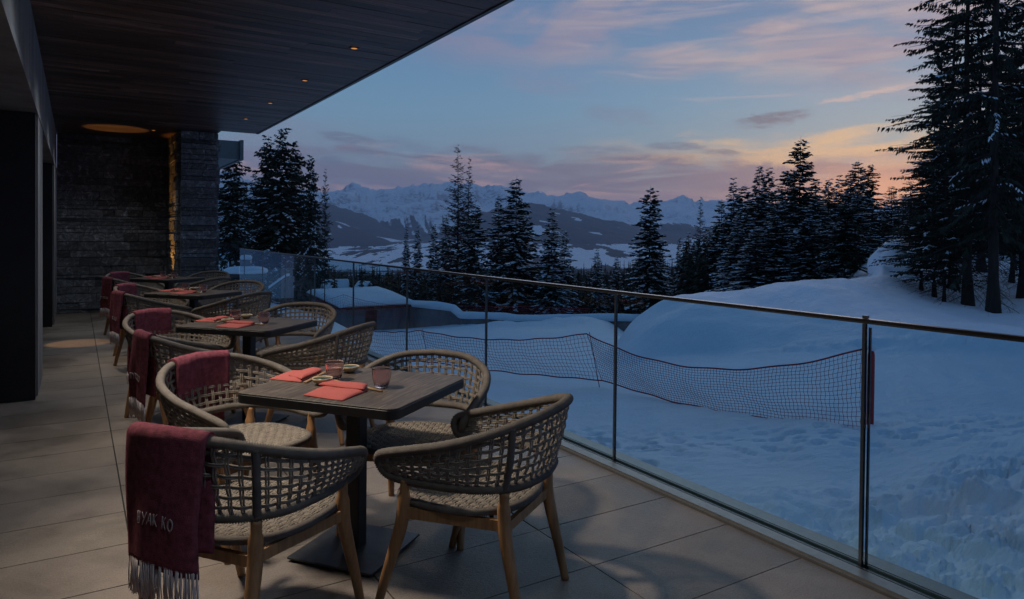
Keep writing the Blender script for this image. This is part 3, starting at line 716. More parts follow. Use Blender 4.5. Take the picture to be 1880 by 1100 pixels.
# profile columns: photo column -> [(depth, ground height)]
def gz(px, py, w): return H-(py-hor(px))/1280.*w
PROF = {
 -900: [(2,-1.3),(10,-1.4),(40,-2.0),(75,-3),(120,-12),(200,-30)],
 300: [(2,-1.3),(10,-1.4),(30,-2.0),(50,-2.6),(75,-4.5),(120,-13),(200,-26)],
 460: [(2,-1.3),(10,-1.5),(26,-1.9),(45,-2.8),(60,-4.6),(80,-7.5),(120,-14),(200,-27)],
 560: [(2,-1.2),(8,-1.5),(14,-1.9),(26,-2.6),(45,-3.6),(60,-6.4),(85,-9.0),(120,-15),(200,-27)],
 700: [(2,-1.2),(8,-1.5),(14,-2.0),(26,-3.0),(45,-5.6),(60,-7.1),(78,-8.6),(120,-15),(200,-28)],
 850: [(2,-1.2),(8,-1.45),(14,-2.0),(26,-3.0),(45,-5.2),(60,-6.7),(70,-7.9),(80,-9.5),(120,-15.5),(200,-28)],
 1000: [(2,-1.15),(6,-1.3),(9,-1.6),(14,-2.1),(26,-2.8),(45,-4.8),(65,-6.8),(75,-8.5),(120,-15.5),(200,-28)],
 1120: [(2,-1.1),(6,-1.25),(9,-1.6),(13,-2.0),(16.5,-2.12),(20,-2.4),(30,-3.2),(45,-4.6),(62,-6.1),(75,-8.5),(120,-15.5),(200,-28)],
 1160: [(2,-1.1),(6,-1.25),(9,-1.6),(12,-2.0),(16,-2.15),(20,-2.3),(22,-1.85),(24.5,-1.5),(28,-2.6),(45,-5.2),(62,-7.6),(120,-15.5),(200,-28)],
 1220: [(2,-1.05),(6,-1.2),(9,-1.6),(11,-1.85),(14,-2.05),(20.3,-2.05),(22,-1.3),(24.5,-.88),(28,-1.6),(40,-4.2),(60,-7),(120,-15),(200,-28)],
 1300: [(2,-1.0),(6,-1.15),(9,-1.6),(11,-1.85),(14,-1.97),(20.2,-1.93),(21.6,-1.25),(23,-.80),(25.5,-.72),(30,-1.6),(40,-3.6),(60,-5),(120,-12),(200,-26)],
 1420: [(2,-1.0),(6,-1.05),(8,-1.55),(10,-1.74),(13,-1.85),(19.9,-1.82),(21.4,-1.35),(23.5,-.95),(26.5,-.42),(30,-.9),(40,-2.6),(60,-3),(120,-8),(200,-22)],
 1500: [(2,-1.0),(5,-1.0),(7.5,-1.5),(12,-1.66),(19.4,-1.70),(21,-1.4),(24,-.75),(27,-.12),(31,-.6),(40,-2.2),(60,-3.2),(100,-4),(200,-20)],
 1540: [(2,-1.0),(5,-.97),(7.5,-1.47),(12,-1.65),(19.4,-1.69),(21,-1.4),(24,-.78),(27.5,-.04),(31,-.6),(40,-1.9),(60,-3.2),(100,-4),(200,-20)],
 1570: [(2,-1.0),(5,-.95),(7.5,-1.45),(12,-1.64),(19.4,-1.68),(21,-1.4),(24,-.85),(27.5,-.03),(31,-.4),(40,-.9),(60,-1.2),(80,-2),(120,-4),(200,-20)],
 1604: [(2,-1.0),(5,-.93),(8,-1.4),(12,-1.63),(19.4,-1.68),(20.8,-1.37),(23.5,-1.0),(26.8,-.35),(31,-.3),(40,.15),(60,.85),(80,.8),(120,-1),(200,-20)],
 1630: [(2,-1.0),(5,-.9),(8,-1.35),(12,-1.62),(19.4,-1.68),(20.6,-1.35),(23,-1.22),(26,-.75),(31,-.3),(40,.35),(60,1.0),(80,1.1),(120,.5),(200,-15)],
 1720: [(2,-1.0),(5,-.85),(8.5,-1.25),(12,-1.60),(19,-1.62),(20.2,-1.35),(23,-1.25),(27,-.95),(32,-.55),(45,.75),(60,1.7),(80,2.4),(120,2),(200,-10)],
 1820: [(2,-1.0),(5,-.8),(9,-1.2),(12,-1.55),(18.6,-1.6),(20,-1.3),(23,-1.25),(27,-1.15),(32,-.7),(45,.6),(60,1.8),(80,2.8),(120,3),(200,-5)],
 2000: [(2,-1.0),(5,-.75),(9.5,-1.1),(13,-1.5),(18.6,-1.55),(20,-1.25),(24,-1.1),(32,-.6),(45,.6),(60,2),(80,3),(120,4),(200,0)],
 2600: [(2,-1.0),(5,-.7),(10,-1.0),(18.6,-1.5),(20,-1.2),(24,-1.0),(32,-.4),(60,2.2),(120,5),(200,2)],
 4200: [(2,-1.0),(5,-.7),(10,-1.0),(18.6,-1.4),(32,0),(60,3),(120,6),(200,4)],
}
PK = sorted(PROF); 
SX = np.array([math.atan((k-940)/1280.) for k in PK])
def base_height(az, w):
    k = .011*np.clip((w-17)/4, 0, 1)*np.clip((300-w)/60,0,1)
    return sum(c_*base_h0(az+o_*k, w) for o_, c_ in ((-1.6,.12),(-.8,.22),(0,.32),(.8,.22),(1.6,.12)))
def base_h0(az, w):
    """az: angle from the view axis (rad); w: depth"""
    lw = np.log(w); Z = np.array([np.interp(lw, np.log([p[0] for p in PROF[k]]), [p[1] for p in PROF[k]]) for k in PK])
    Zf = Z.reshape(len(PK), -1); a = az.ravel(); idx = np.clip(np.searchsorted(SX, a)-1, 0, len(PK)-2)
    f = np.clip((a-SX[idx])/(SX[idx+1]-SX[idx]), 0, 1); f = f*f*(3-2*f)*.6+f*.4; c = np.arange(a.size)
    return (Zf[idx,c]*(1-f)+Zf[idx+1,c]*f).reshape(az.shape)
def ground(az, w):
    z = base_height(az, w); 
    d = w/np.cos(np.clip(az,-1.4,1.4)); X = d*np.sin(az+YAW); Y = d*np.cos(az+YAW); px = 940+1280*np.tan(np.clip(az,-1.4,1.4))
    out = X-3.05
    # broken snow thrown against the terrace
    wl = np.interp(px, [700,1000,1250,1600,1880,2200], [5.0,6.8,7.8,8.8,9.8,10.5])
    lump = (1-sm(wl*.72, wl, w+.9*(fbm(X*.8,Y*.8,3,5)-.5)))
    strong = np.interp(px, [600,900,1150,1400,1600,1880], [.5,.6,.8,.9,1.05,1.15])
    wx = X+.5*fbm(X*2.1,Y*2.1,4,31,.6); wy = Y+.5*fbm(X*2.1,Y*2.1,4,37,.6)
    c1 = dome(wx*1.7,wy*1.7,3); c2 = dome(wx*3.9+c1*.3,wy*3.9,4); c3 = dome(wx*8.5+c2*.4,wy*8.5,6)
    m2 = fbm(X*1.3,Y*1.3,3,9)
    z = z + lump*strong*(.11*c1*sm(.45,.62,m2)+.10*c2*sm(.40,.58,fbm(X*2.1,Y*2.1,3,91))+.045*c3*sm(.35,.6,fbm(X*3.1,Y*3.1,3,92))+.12*(ridged_f(wx*1.9,wy*1.9,4,93)-.6)+.028*fbm(X*8,Y*8,4,23,.6)+.34*(fbm(X*1.1,Y*1.1,4,2,.55)-.45))
    # smooth drift under the net
    drift = sm(6.,7.4,w)*(1-sm(9.5,12,w))*sm(1060,1180,px)*(1-sm(1500,1640,px)); z = z + .16*drift*(fbm(X*.45,Y*.45,2,12)+.2)
    # footprints
    fp = worley(X*1.7,Y*1.7,21); band = sm(5.5,7,w)*(1-sm(10,13,w))*(1-sm(1150,1320,px)); z = z - .13*band*sm(.34,.16,fp)
    fp2 = worley(X*2.6,Y*2.6,22); b2 = np.exp(-((w-10.5-2.0*(fbm(X*.3,Y*.3,2,40)-.5))/1.6)**2)*sm(900,1050,px); z = z - .08*b2*sm(.36,.18,fp2) + .10*b2*(fbm(X*1.8,Y*1.8,4,44,.6)-.5)
    # groomed piste texture
    pis = sm(9,12,w)*(1-sm(18.5,19.5,w))*sm(1100,1250,px)
    z = z + pis*.06*(fbm((X*.15+Y*.5)*1.2,(Y*2.6-X*2.2),4,14)-.5) + .014*pis*np.sin((Y*.86-X*.5)*9)*fbm(X*.3,Y*.3,2,50)
    # small ploughed ridge at the far edge of the piste
    rg = np.exp(-((w-19.6)/.55)**2)*sm(1330,1480,px); z = z + rg*(.20*fbm(X*1.3,Y*1.3,4,15)+.12*dome(X*2.3,Y*2.3,45))
    # mound undulation
    mo = sm(19.5,21.5,w)*(1-sm(30,36,w))*sm(1150,1260,px); z = z + mo*(.95*(fbm(X*.26,Y*.26,2,16)-.5)+.16*(fbm(X*1.1,Y*1.1,4,17)-.5)+.05*(ridged_f(X*.8+Y*.3,Y*1.9,4,18)-.6))
    # plough edge under the far concrete walls, packed track
    pe = np.exp(-((w-np.interp(px,[560,720,850,1000,1130],[72,75,66,61,58]))/3.5)**2)*sm(560,650,px)*(1-sm(1060,1130,px)); z = z + pe*.75*fbm(X*.5,Y*.5,4,18)
    z = z + sm(12,20,w)*(1-sm(1130,1180,px))*.25*(fbm(X*.16,Y*.16,4,19)-.5)
    # path climbing into the wood: a trodden groove
    pc = np.interp(w, [30,45,60,85], [1588,1598,1612,1612]); g = np.exp(-((px-pc)/13)**2)*sm(30,34,w)*(1-sm(80,95,w)); z = z-.35*g+.22*np.exp(-((px-pc-30)/12)**2)*sm(30,34,w)*(1-sm(80,95,w))
    z = z + sm(32,45,w)*sm(1450,1520,px)*.5*(fbm(X*.2,Y*.2,4,20)-.5)
    return z
def ground_pt(px, w):
    a = np.array([[math.atan((px-940)/1280.)]]); return float(ground(a, np.array([[float(w)]]))[0,0])
def gxy(px, w):
    a = math.atan((px-940)/1280.); d = w/math.cos(a); return Vector((d*math.sin(a+YAW), d*math.cos(a+YAW), 0))
def gp(px, w): v = gxy(px, w); v.z = ground_pt(px, w); return v
NA, ND = 860, 560
az = np.concatenate([np.linspace(-62,-34,24,endpoint=False), np.linspace(-34,40,NA-70), np.linspace(40.2,66,46)])*PI/180
# grid in (azimuth, depth) so the profiles hold; the depth scale is log
wv = np.exp(np.linspace(math.log(2.0), math.log(200.), ND))
A, W_ = np.meshgrid(az, wv, indexing='ij'); Z_ = ground(A, W_); D_ = W_/np.cos(A)
Xg, Yg = D_*np.sin(A+YAW), D_*np.cos(A+YAW)
def grid_faces(na, nd):
    i = np.arange(na-1)[:,None]*nd+np.arange(nd-1)[None,:]; i = i.ravel(); return np.stack([i, i+nd, i+nd+1, i+1], 1)
fs = grid_faces(len(az), ND)
# keep only the ground outside the terrace
cxm = Xg.ravel()[fs].mean(1); cym = Yg.ravel()[fs].mean(1); keep = (cxm > 3.0) | (cym > 15.3); fs = fs[keep]
me = np_mesh('snow_ground', np.stack([Xg.ravel(), Yg.ravel(), Z_.ravel()], 1), fs, M['snow']); o = link('snow_ground', me); tag(o, 'snow covered ground, piste and ploughed mounds outside the terrace', kind='structure')
# ------------------------------------------------------------------ mountains: one relief sheet, ridge lines at real distances
def ipx(a): return 940+1280*np.tan(a)
def ridge_h(px, pts, D): 
    y_ = np.interp(px, [p[0] for p in pts], [p[1] for p in pts]); return H-(y_-(425+(px-139)*.01))/1280.*D
MA = 900; MD = 330
maz = np.linspace(-40, 44, MA)*PI/180; mw = np.exp(np.linspace(math.log(420), math.log(19500.), MD))
A, W_ = np.meshgrid(maz, mw, indexing='ij'); PXX = ipx(A); D_ = W_/np.cos(A); Xm, Ym = D_*np.sin(A+YAW), D_*np.cos(A+YAW)
LAY = [
 # depth, half width (front), ridge line in photo pixels, roughness, front steepness
 (13500, 5600, [(-200,330),(300,335),(400,318),(425,322),(440,330),(470,345),(560,356),(610,356),(630,350),(642,345),(652,344),(664,352),(690,351),(700,350),(745,347),(775,343),(800,339),(822,343),(850,348),(872,344),(905,347),(935,352),(960,358),(985,361),(1010,363),(1040,362),(1068,361),(1085,367),(1110,370),(1140,369),(1160,373),(1200,374),(1250,370),(1290,374),(1340,372),(1400,378),(1500,385),(1700,385),(2200,380)], 1.0, .9),
 (9000, 2400, [(-200,430),(560,370),(605,376),(640,388),(680,402),(715,420),(745,440),(800,452),(830,425),(880,392),(940,378),(975,374),(1010,383),(1060,392),(1120,405),(1190,422),(1260,430),(1330,418),(1420,410),(1600,410),(2200,415)], .45, 1.),
 (6800, 1050, [(-200,460),(540,398),(600,404),(640,416),(680,434),(720,447),(755,459),(790,470),(860,470),(940,420),(980,404),(1020,410),(1080,428),(1150,448),(1230,462),(1300,470),(1500,460),(2200,455)], .3, 1.),
]
LI = np.zeros(A.shape); FRm = np.zeros(A.shape)
def floor_z(px, w):   # valley and terrace farmland
    yy = np.interp(w, [420,700,1200,2000,3200,4500,6000,8000,20000], [610,590,556,522,489,470,452,444,440]); return H-(yy-(425+(px-139)*.01))/1280.*w
Zm = floor_z(PXX, W_) + 60*(fbm(Xm/1500,Ym/1500,5,60)-.5)*sm(900,4000,W_)
for (D, hw, pts, rough, st) in LAY:
    fr0 = (W_-D)/hw; fr0 = np.clip(np.where(fr0 < 0, 1+fr0, 1-fr0*1.6), 0, 1); hz = ridge_h(PXX, pts, D)+sm(.72,.98,fr0)*rough*(14*D/1280*(ridged_f(PXX/16., PXX*0+D/1e3, 4, 66)-.62)+5*D/1280*(ridged_f(PXX/50., PXX*0+3.3, 3, 67)-.6)); base = floor_z(PXX, W_)
    wob = 700*(fbm(Xm/2200,Ym/2200,3,70)-.5)
    t = (W_-D+wob*0)/hw; fr = np.where(t < 0, 1+t, 1-t*1.6); fr = np.clip(fr, 0, 1)
    rn = ridged_f(Xm/1500, Ym/1500, 6, 80+int(D/1000)); 
    shp = fr**1.05; jag = (ridged_f(Xm/420, Ym/420, 4, 95)-.55)
    zz = base + (hz-base)*shp + (hz-base)*rough*.80*(rn-.62)*np.sin(PI*np.clip(fr,0,1)*.97)**.8 + rough*95*jag*sm(.35,.95,fr)
    # ridge line itself stays on its profile
    li = {13500:1,9000:2,6800:3}[D]; up_ = (fr > 0) & (zz > Zm+2); LI = np.where(up_, li, LI); FRm = np.where(up_, fr, FRm)
    Zm = np.maximum(Zm, np.where(fr > 0, zz, -1e4))
streak = fbm(PXX/9.+W_/700., W_/2600., 4, 301, .55); LA0 = Xm*math.cos(YAW)-Ym*math.sin(YAW); patch = fbm(LA0/900., W_/700., 5, 303, .6); pt2 = fbm(LA0/240., W_/420., 4, 305)
f1 = sm(-.11, .09, .17+.42*(streak-.5)+.25*(patch-.5)-FRm)*(PXX > -400)
lo = sm(.55,.15,FRm); f2 = 1-sm(.655-.11*lo,.69-.11*lo,patch+.25*(pt2-.5))*sm(.08,.3,1-FRm)-sm(.95,.99,FRm)*.8
f3 = 1-sm(.66,.69,patch+.15*(pt2-.5))
LAT = Xm*math.cos(YAW)-Ym*math.sin(YAW); cop = sm(.54,.58,fbm(LAT/170., W_/900., 5, 307, .68)); near = sm(3600,2300,W_)
f0 = np.maximum(cop, near*sm(.35,.5,fbm(Xm/150.,Ym/150.,4,309)+.2*near))
COV = np.clip(np.select([LI==1, LI==2, LI==3], [f1, f2, f3], f0), 0, 1)
m, nt, b = new_mat('mountain'); L = nt.links
g = N(nt, 'ShaderNodeNewGeometry'); sp = N(nt, 'ShaderNodeSeparateXYZ'); L.new(g.outputs['Position'], sp.inputs[0]); sn = N(nt, 'ShaderNodeSeparateXYZ'); L.new(g.outputs['Normal'], sn.inputs[0])
def noise_t(sc, det, rg=.6, stretch=(1,1,1)):
    mp = N(nt, 'ShaderNodeMapping'); mp.inputs['Scale'].default_value = stretch; L.new(g.outputs['Position'], mp.inputs[0])
    n_ = N(nt, 'ShaderNodeTexNoise', i_Scale=sc, i_Detail=det, i_Roughness=rg); L.new(mp.outputs[0], n_.inputs['Vector']); return n_
def mth(op, a, b_=None, c=None):
    n_ = N(nt, 'ShaderNodeMath', operation=op)
    for i, v in enumerate((a, b_, c)):
        if v is None: continue
        if isinstance(v, (int, float)): n_.inputs[i].default_value = v
        else: L.new(v, n_.inputs[i])
    return n_.outputs[0]
def mrange(v, a, b_, c=0., d=1.):
    n_ = N(nt, 'ShaderNodeMapRange', clamp=True, interpolation_type='SMOOTHSTEP'); L.new(v, n_.inputs[0])
    for i, q in zip((1,2,3,4), (a,b_,c,d)): n_.inputs[i].default_value = q
    return n_.outputs[0]
z_ = sp.outputs[2]; big = noise_t(.0009, 6).outputs['Fac']; mid = noise_t(.004, 8, .65).outputs['Fac']; fine = noise_t(.016, 8, .7).outputs['Fac']
line = mth('ADD', z_, mth('MULTIPLY', mth('SUBTRACT', mid, .5), 620))
cv_ = N(nt, 'ShaderNodeAttribute', attribute_name='cover'); fm0 = mth('ADD', cv_.outputs['Fac'], mth('MULTIPLY', mth('SUBTRACT', fine, .5), .7)); fmask = mrange(fm0, .38, .60, 0, 1)
rock_shade = mrange(mth('ADD', sn.outputs[2], mth('MULTIPLY', mth('SUBTRACT', fine, .5), .8)), .70, .90, 1, 0)  # bare rock on steep faces, its dark also standing in for relief shading
dark = mth('MAXIMUM', fmask, mth('MULTIPLY', rock_shade, .75))
mx = N(nt, 'ShaderNodeMix', data_type='RGBA'); L.new(dark, mx.inputs[0]); mx.inputs[6].default_value = (.80,.82,.86,1); mx.inputs[7].default_value = (.034,.044,.060,1)
L.new(mx.outputs[2], b.inputs['Base Color']); b.inputs['Roughness'].default_value = .9; b.inputs['Specular IOR Level'].default_value = .1
bp = N(nt, 'ShaderNodeBump', i_Strength=.9, i_Distance=110.); L.new(mid, bp.inputs['Height']); L.new(bp.outputs[0], b.inputs['Normal'])
M['mountain'] = m
me = np_mesh('mountains', np.stack([Xm.ravel(), Ym.ravel(), Zm.ravel()], 1), grid_faces(MA, MD), M['mountain']); at_ = me.attributes.new('cover', 'FLOAT', 'POINT'); at_.data.foreach_set('value', COV.ravel().astype(np.float32)); o = link('mountains', me); tag(o, 'snowy mountain range with wooded lower slopes and valley', kind='structure')
# the slope between the near snow and the valley
sa = np.linspace(-40, 46, 240)*PI/180; sw = np.exp(np.linspace(math.log(190), math.log(440), 40)); A, W_ = np.meshgrid(sa, sw, indexing='ij')
zi = ground(A, np.full_like(W_, 200.)); zo = floor_z(ipx(A), np.full_like(W_, 425.)); tt = np.clip((W_-195)/(430-195), 0, 1); Zs = zi*(1-tt)+zo*tt-1.5*(1-tt) + 6*(fbm(A*40,W_/40,3,77)-.5)*tt*(1-tt)*4
D_ = W_/np.cos(A); me = np_mesh('snow_slope', np.stack([(D_*np.sin(A+YAW)).ravel(), (D_*np.cos(A+YAW)).ravel(), Zs.ravel()], 1), grid_faces(240, 40), M['snow_cap']); o = link('snow_slope', me); tag(o, 'snowy slope falling away to the valley', kind='structure')
# ================================================================== trees
def kites(B, D, Ln, Wd, S):
    n = len(B); mid = B+D*(Ln*.42)[:,None]; V = np.empty((n,4,3)); V[:,0] = B; V[:,1] = mid+S*(Wd*.5)[:,None]; V[:,2] = B+D*Ln[:,None]; V[:,3] = mid-S*(Wd*.5)[:,None]
    return V.reshape(-1,3), np.arange(n*4).reshape(-1,4)
def unit(v): return v/np.maximum(np.linalg.norm(v, axis=1, keepdims=True), 1e-9)
def spruce_meshes(seed, Ht=16., R=2.6, whorls=62, nb=8, crown0=.03, step=.15, twig=.58, tw=.23, droop=.50, snow=.4, power=.8, ragged=.25, per=3, fol='needle', lean=0., stick=False, dead=0, hang=.35, rise=.15, topthin=1., trunk_r=None):
    rs = np.random.RandomState(seed); Bs, Ds, Ls, Ws, Ss = [], [], [], [], []; SB, SD, SL, SW, SS = [], [], [], [], []
    tm = MB(); tr = trunk_r or Ht*.0115
    bend = rs.uniform(-.012,.012,2)*Ht
    def axis(z): t = z/Ht; return np.array([bend[0]*math.sin(t*2.6)+lean*z, bend[1]*math.sin(t*3.1), z])
    tm.tube([tuple(axis(Ht*k/14.)) for k in range(15)], [tr*(1-.97*k/14.)+(tr*.5 if k == 0 else 0) for k in range(15)], 9 if stick else 6)
    side = rs.uniform(.75,1.25,12)
    for wi in range(whorls):
        t = crown0+(1-crown0)*(max(0.,wi+rs.uniform(-.3,.3))/whorls)**.93
        if t > .985 or t < crown0*.9: continue
        z0 = t*Ht; s_ = (1-t)/(1-crown0); prof = min(1., (s_**power)*1.02+.035)
        if s_ > .85: prof *= 1-(s_-.85)*1.2
        k_ = max(3, int(nb*(.55+.45*s_)+rs.uniform(-1,1)))
        for bi in range(k_):
            a = 2*PI*(bi/k_)+rs.uniform(-.5,.5)+wi*2.4
            L_ = R*prof*rs.uniform(1-ragged*1.5, 1+ragged)*side[int((a % (2*PI))/(2*PI)*11.99)]
            if rs.rand() < .06: L_ *= 1.3
            if L_ < .08: L_ = .08
            d = np.array([math.cos(a), math.sin(a), 0.]); p0 = axis(z0+rs.uniform(-1,1)*(.42 if stick and hang > .55 else .30))
            up = rise*(1-s_)*2.2+.02; dr = droop*(.35+.65*s_)*rs.uniform(.7,1.3)
            n = max(2, int(L_/step)); s = (np.arange(n)+rs.uniform(0,1,n)*.8+.3)/n; s = np.clip(s, .08, 1.)
            P = p0[None]+d[None]*(s*L_)[:,None]; P[:,2] += up*L_*s-dr*L_*s**1.4+.16*dr*L_*s**4; wz = rs.uniform(0,6); P[:,2] += .05*L_*np.sin(s*5+wz); P += np.array([-d[1],d[0],0.])[None]*(.07*L_*np.sin(s*4+wz*1.7))[:,None]*s[:,None]
            sl = (up-1.4*dr*s**.4+.64*dr*s**3)
            Td = unit(d[None]+np.stack([0*s,0*s,sl],1)); sidev = np.array([-d[1], d[0], 0.])
            if stick: tm.tube([tuple(p0)]+[tuple(p0+d*(q*L_)+np.array([0,0,up*L_*q-dr*L_*q**1.4+.16*dr*L_*q**4])) for q in (.35,.7,.97)], [.035*L_/R+.012,.02*L_/R+.008,.012,.004], 4, caps=False)
            hasn = rs.rand() < snow*1.6
            for j in range(per):
                sg = (-1 if j % 2 else 1) if j < per-1 else 0
                q = rs.uniform(.35,1.15,n)
                D = Td*(.75+.3*rs.rand(n))[:,None]+sidev[None]*(sg*q)[:,None]+np.stack([rs.uniform(-.2,.2,n),rs.uniform(-.2,.2,n),-hang*rs.uniform(.3,1.6,n)],1)
                D = unit(D); ln = twig*rs.uniform(.6,1.25,n)*(1.1-.45*s)*(.55+.45*min(1,L_/1.2)); 
                S = unit(np.cross(D, np.array([0,0,1.])[None]+rs.uniform(-.7,.7,(n,3))))
                Bs.append(P); Ds.append(D); Ls.append(ln); Ws.append(np.full(n, tw)*rs.uniform(.7,1.3,n)*(.6+.4*min(1,L_/1.))); Ss.append(S)
                if hasn and sg != 0:
                    msk = rs.rand(n) < (.35+.5*s)*min(1, snow*1.9)
                    if msk.any():
                        SB.append(P[msk]+np.array([0,0,.035])); SD.append(unit(D[msk]*np.array([1,1,.6]))); SL.append(ln[msk]*.8); SW.append(np.full(msk.sum(), tw*1.15)); SS.append(unit(np.cross(SD[-1], np.array([0,0,1.])[None]+rs.uniform(-.15,.15,(msk.sum(),3)))))
    for k in range(dead):
        z = rs.uniform(.03,crown0+.10)*Ht; a = rs.uniform(0,2*PI); l = rs.uniform(.5,2.3); d = np.array([math.cos(a),math.sin(a),-rs.uniform(.1,.7)]); p = axis(z)
        e = p+d*l; tm.tube([tuple(p), tuple(p+d*l*.5+np.array([0,0,.05])), tuple(e)], [.018,.010,.003], 4, caps=False)
        for q in range(5):
            f_ = rs.uniform(.3,1); b0 = p+d*l*f_; e2 = b0+np.array([rs.uniform(-.3,.3),rs.uniform(-.3,.3),-rs.uniform(.05,.4)]); tm.tube([tuple(b0),tuple(e2)], [.006,.002], 3, caps=False)
    V, Fq = kites(*[np.concatenate(x) for x in (Bs,Ds,Ls,Ws,Ss)])
    crown = np_mesh('crown', V, Fq, M[fol], False)
    snm = None
    if SB:
        B, D, Ln, Wd, S = [np.concatenate(x) for x in (SB,SD,SL,SW,SS)]
        n = len(B); mid = B+D*(Ln*.5)[:,None]; V = np.empty((n,5,3)); V[:,0] = B-D*.03; V[:,1] = mid+S*(Wd*.5)[:,None]; V[:,2] = B+D*Ln[:,None]; V[:,3] = mid-S*(Wd*.5)[:,None]; V[:,4] = mid+np.array([0,0,.05])
        i = (np.arange(n)*5)[:,None]; Ft = np.concatenate([i+np.array([[0,1,4]]), i+np.array([[1,2,4]]), i+np.array([[2,3,4]]), i+np.array([[3,0,4]])]); snm = np_mesh('snow_load', V.reshape(-1,3), Ft, M['snow_bough'], True)
    return tm.mesh('trunk', M['bark']), crown, snm
VAR = {}
for i in range(5): VAR['s%d'%i] = spruce_meshes(100+i, snow=[.46,.38,.5,.44,.4][i], R=[2.5,2.8,2.4,2.7,2.5][i], power=[.8,.7,.9,.75,.85][i], ragged=[.2,.32,.22,.28,.3][i])
for i in range(2): VAR['n%d'%i] = spruce_meshes(140+i, snow=.20, R=2.6, power=.62, ragged=.42, droop=.45, whorls=54, hang=.6, twig=.62)     # bare dark
for i in range(2): VAR['m%d'%i] = spruce_meshes(145+i, snow=.24, R=2.6, power=.60, ragged=.45, droop=.45, whorls=50, hang=.6, twig=.58, crown0=.27, dead=30)
VAR['l2'] = spruce_meshes(153, snow=.14, R=2.5, power=.8, ragged=.4, whorls=54, nb=6, per=3, step=.17, twig=.46, tw=.12, droop=.12, hang=.5, crown0=.25, dead=20, stick=True, trunk_r=.15)
VAR['l0'] = spruce_meshes(151, snow=.14, R=2.5, power=.95, ragged=.35, whorls=64, nb=8, per=3, step=.17, twig=.46, tw=.10, droop=-.05, fol='larch', hang=.35, stick=True, trunk_r=.16)
VAR['l1'] = spruce_meshes(152, snow=.16, R=2.5, power=.9, ragged=.4, whorls=60, nb=8, per=3, step=.17, twig=.46, tw=.11, droop=-.02, fol='larch', hang=.4, stick=True, trunk_r=.16)
VAR['w0'] = spruce_meshes(161, snow=.15, R=2.2, power=.8, ragged=.35, per=3, step=.2, fol='needle_warm', droop=.3)
VAR['b0'] = spruce_meshes(171, Ht=20, R=2.5, whorls=50, nb=5, crown0=.16, step=.11, twig=.36, tw=.085, droop=.46, snow=.11, power=.28, ragged=.62, per=5, stick=True, dead=90, hang=1.25, trunk_r=.29)
VAR['b1'] = spruce_meshes(172, Ht=20, R=2.3, whorls=44, nb=4, crown0=.13, step=.11, twig=.36, tw=.085, droop=.40, snow=.11, power=.30, ragged=.65, per=5, stick=True, dead=90, hang=1.25, trunk_r=.21)
VAR['b2'] = spruce_meshes(173, Ht=14, R=1.9, whorls=40, nb=5, crown0=.12, step=.12, twig=.28, tw=.08, droop=.24, snow=.22, power=.62, ragged=.35, per=5, stick=True, dead=40, hang=.9, trunk_r=.10)
VH = {'b0':20,'b1':20,'b2':14}; VR = {'s0':2.5,'s1':2.8,'s2':2.4,'s3':2.7,'s4':2.5,'n0':2.6,'n1':2.6,'m0':2.6,'m1':2.6,'l2':2.5,'l0':2.5,'l1':2.5,'w0':2.2,'b0':2.3,'b1':2.0,'b2':1.9}
tree_n = 0
def tree(kind, px, w, ytop, half=None, label='', name='spruce_tree', group=None, dz=0., rot=None):
    """photo column, depth, pixel row of the top (or None with a height), half width in pixels"""
    global tree_n; tree_n += 1
    g_ = gp(px, w); g_.z -= .15-dz; top = H-(ytop-hor(px))/1280.*w; hh = top-g_.z; sz = hh/VH.get(kind, 16.); sx = sz if half is None else (half/1280.*w)/VR[kind]*(1.22 if kind[0] in 'snwm' else 1.)
    t = thing(name, label, 'tree', g_, rot if rot is not None else random.uniform(0, 6.28), group); t.scale = (sx, sx, sz)
    a, b_, c = VAR[kind]; link('trunk', a, t); link('crown', b_, t)
    if c: tag(link('snow_load', c, t), kind='stuff')
    return t
G1_, G2_, G3_, G4_ = 'tall dark spruces left of the mountains', 'trees standing behind the low wall', 'snowy spruces behind the snow mound', 'tall trees close by at the right edge'
for a in [
 ('m0',424,46,268,34,'dark spruce directly right of the slate pillar'), ('s1',447,62,330,22,'lower spruce in the gap right of the pillar-side tree'),
 ('m1',492,50,250,36,'dark spruce with a forked ragged top, left of the tallest of its clump'), ('m0',519,48,238,38,'tallest dark spruce of the clump left of the mountains'), ('m1',541,51,262,34,'dark spruce just right of the tallest in the left clump'),
 ('s3',468,66,318,30,'half hidden spruce at the left foot of the clump'),
 ('m0',571,47,288,20,'slim spruce second from the right end of the left clump'), ('l2',597,45,309,17,'thin sparse tree at the right end of the left clump'),
 ]: tree(a[0], a[1], a[2], a[3], a[4], a[5], group=G1_)
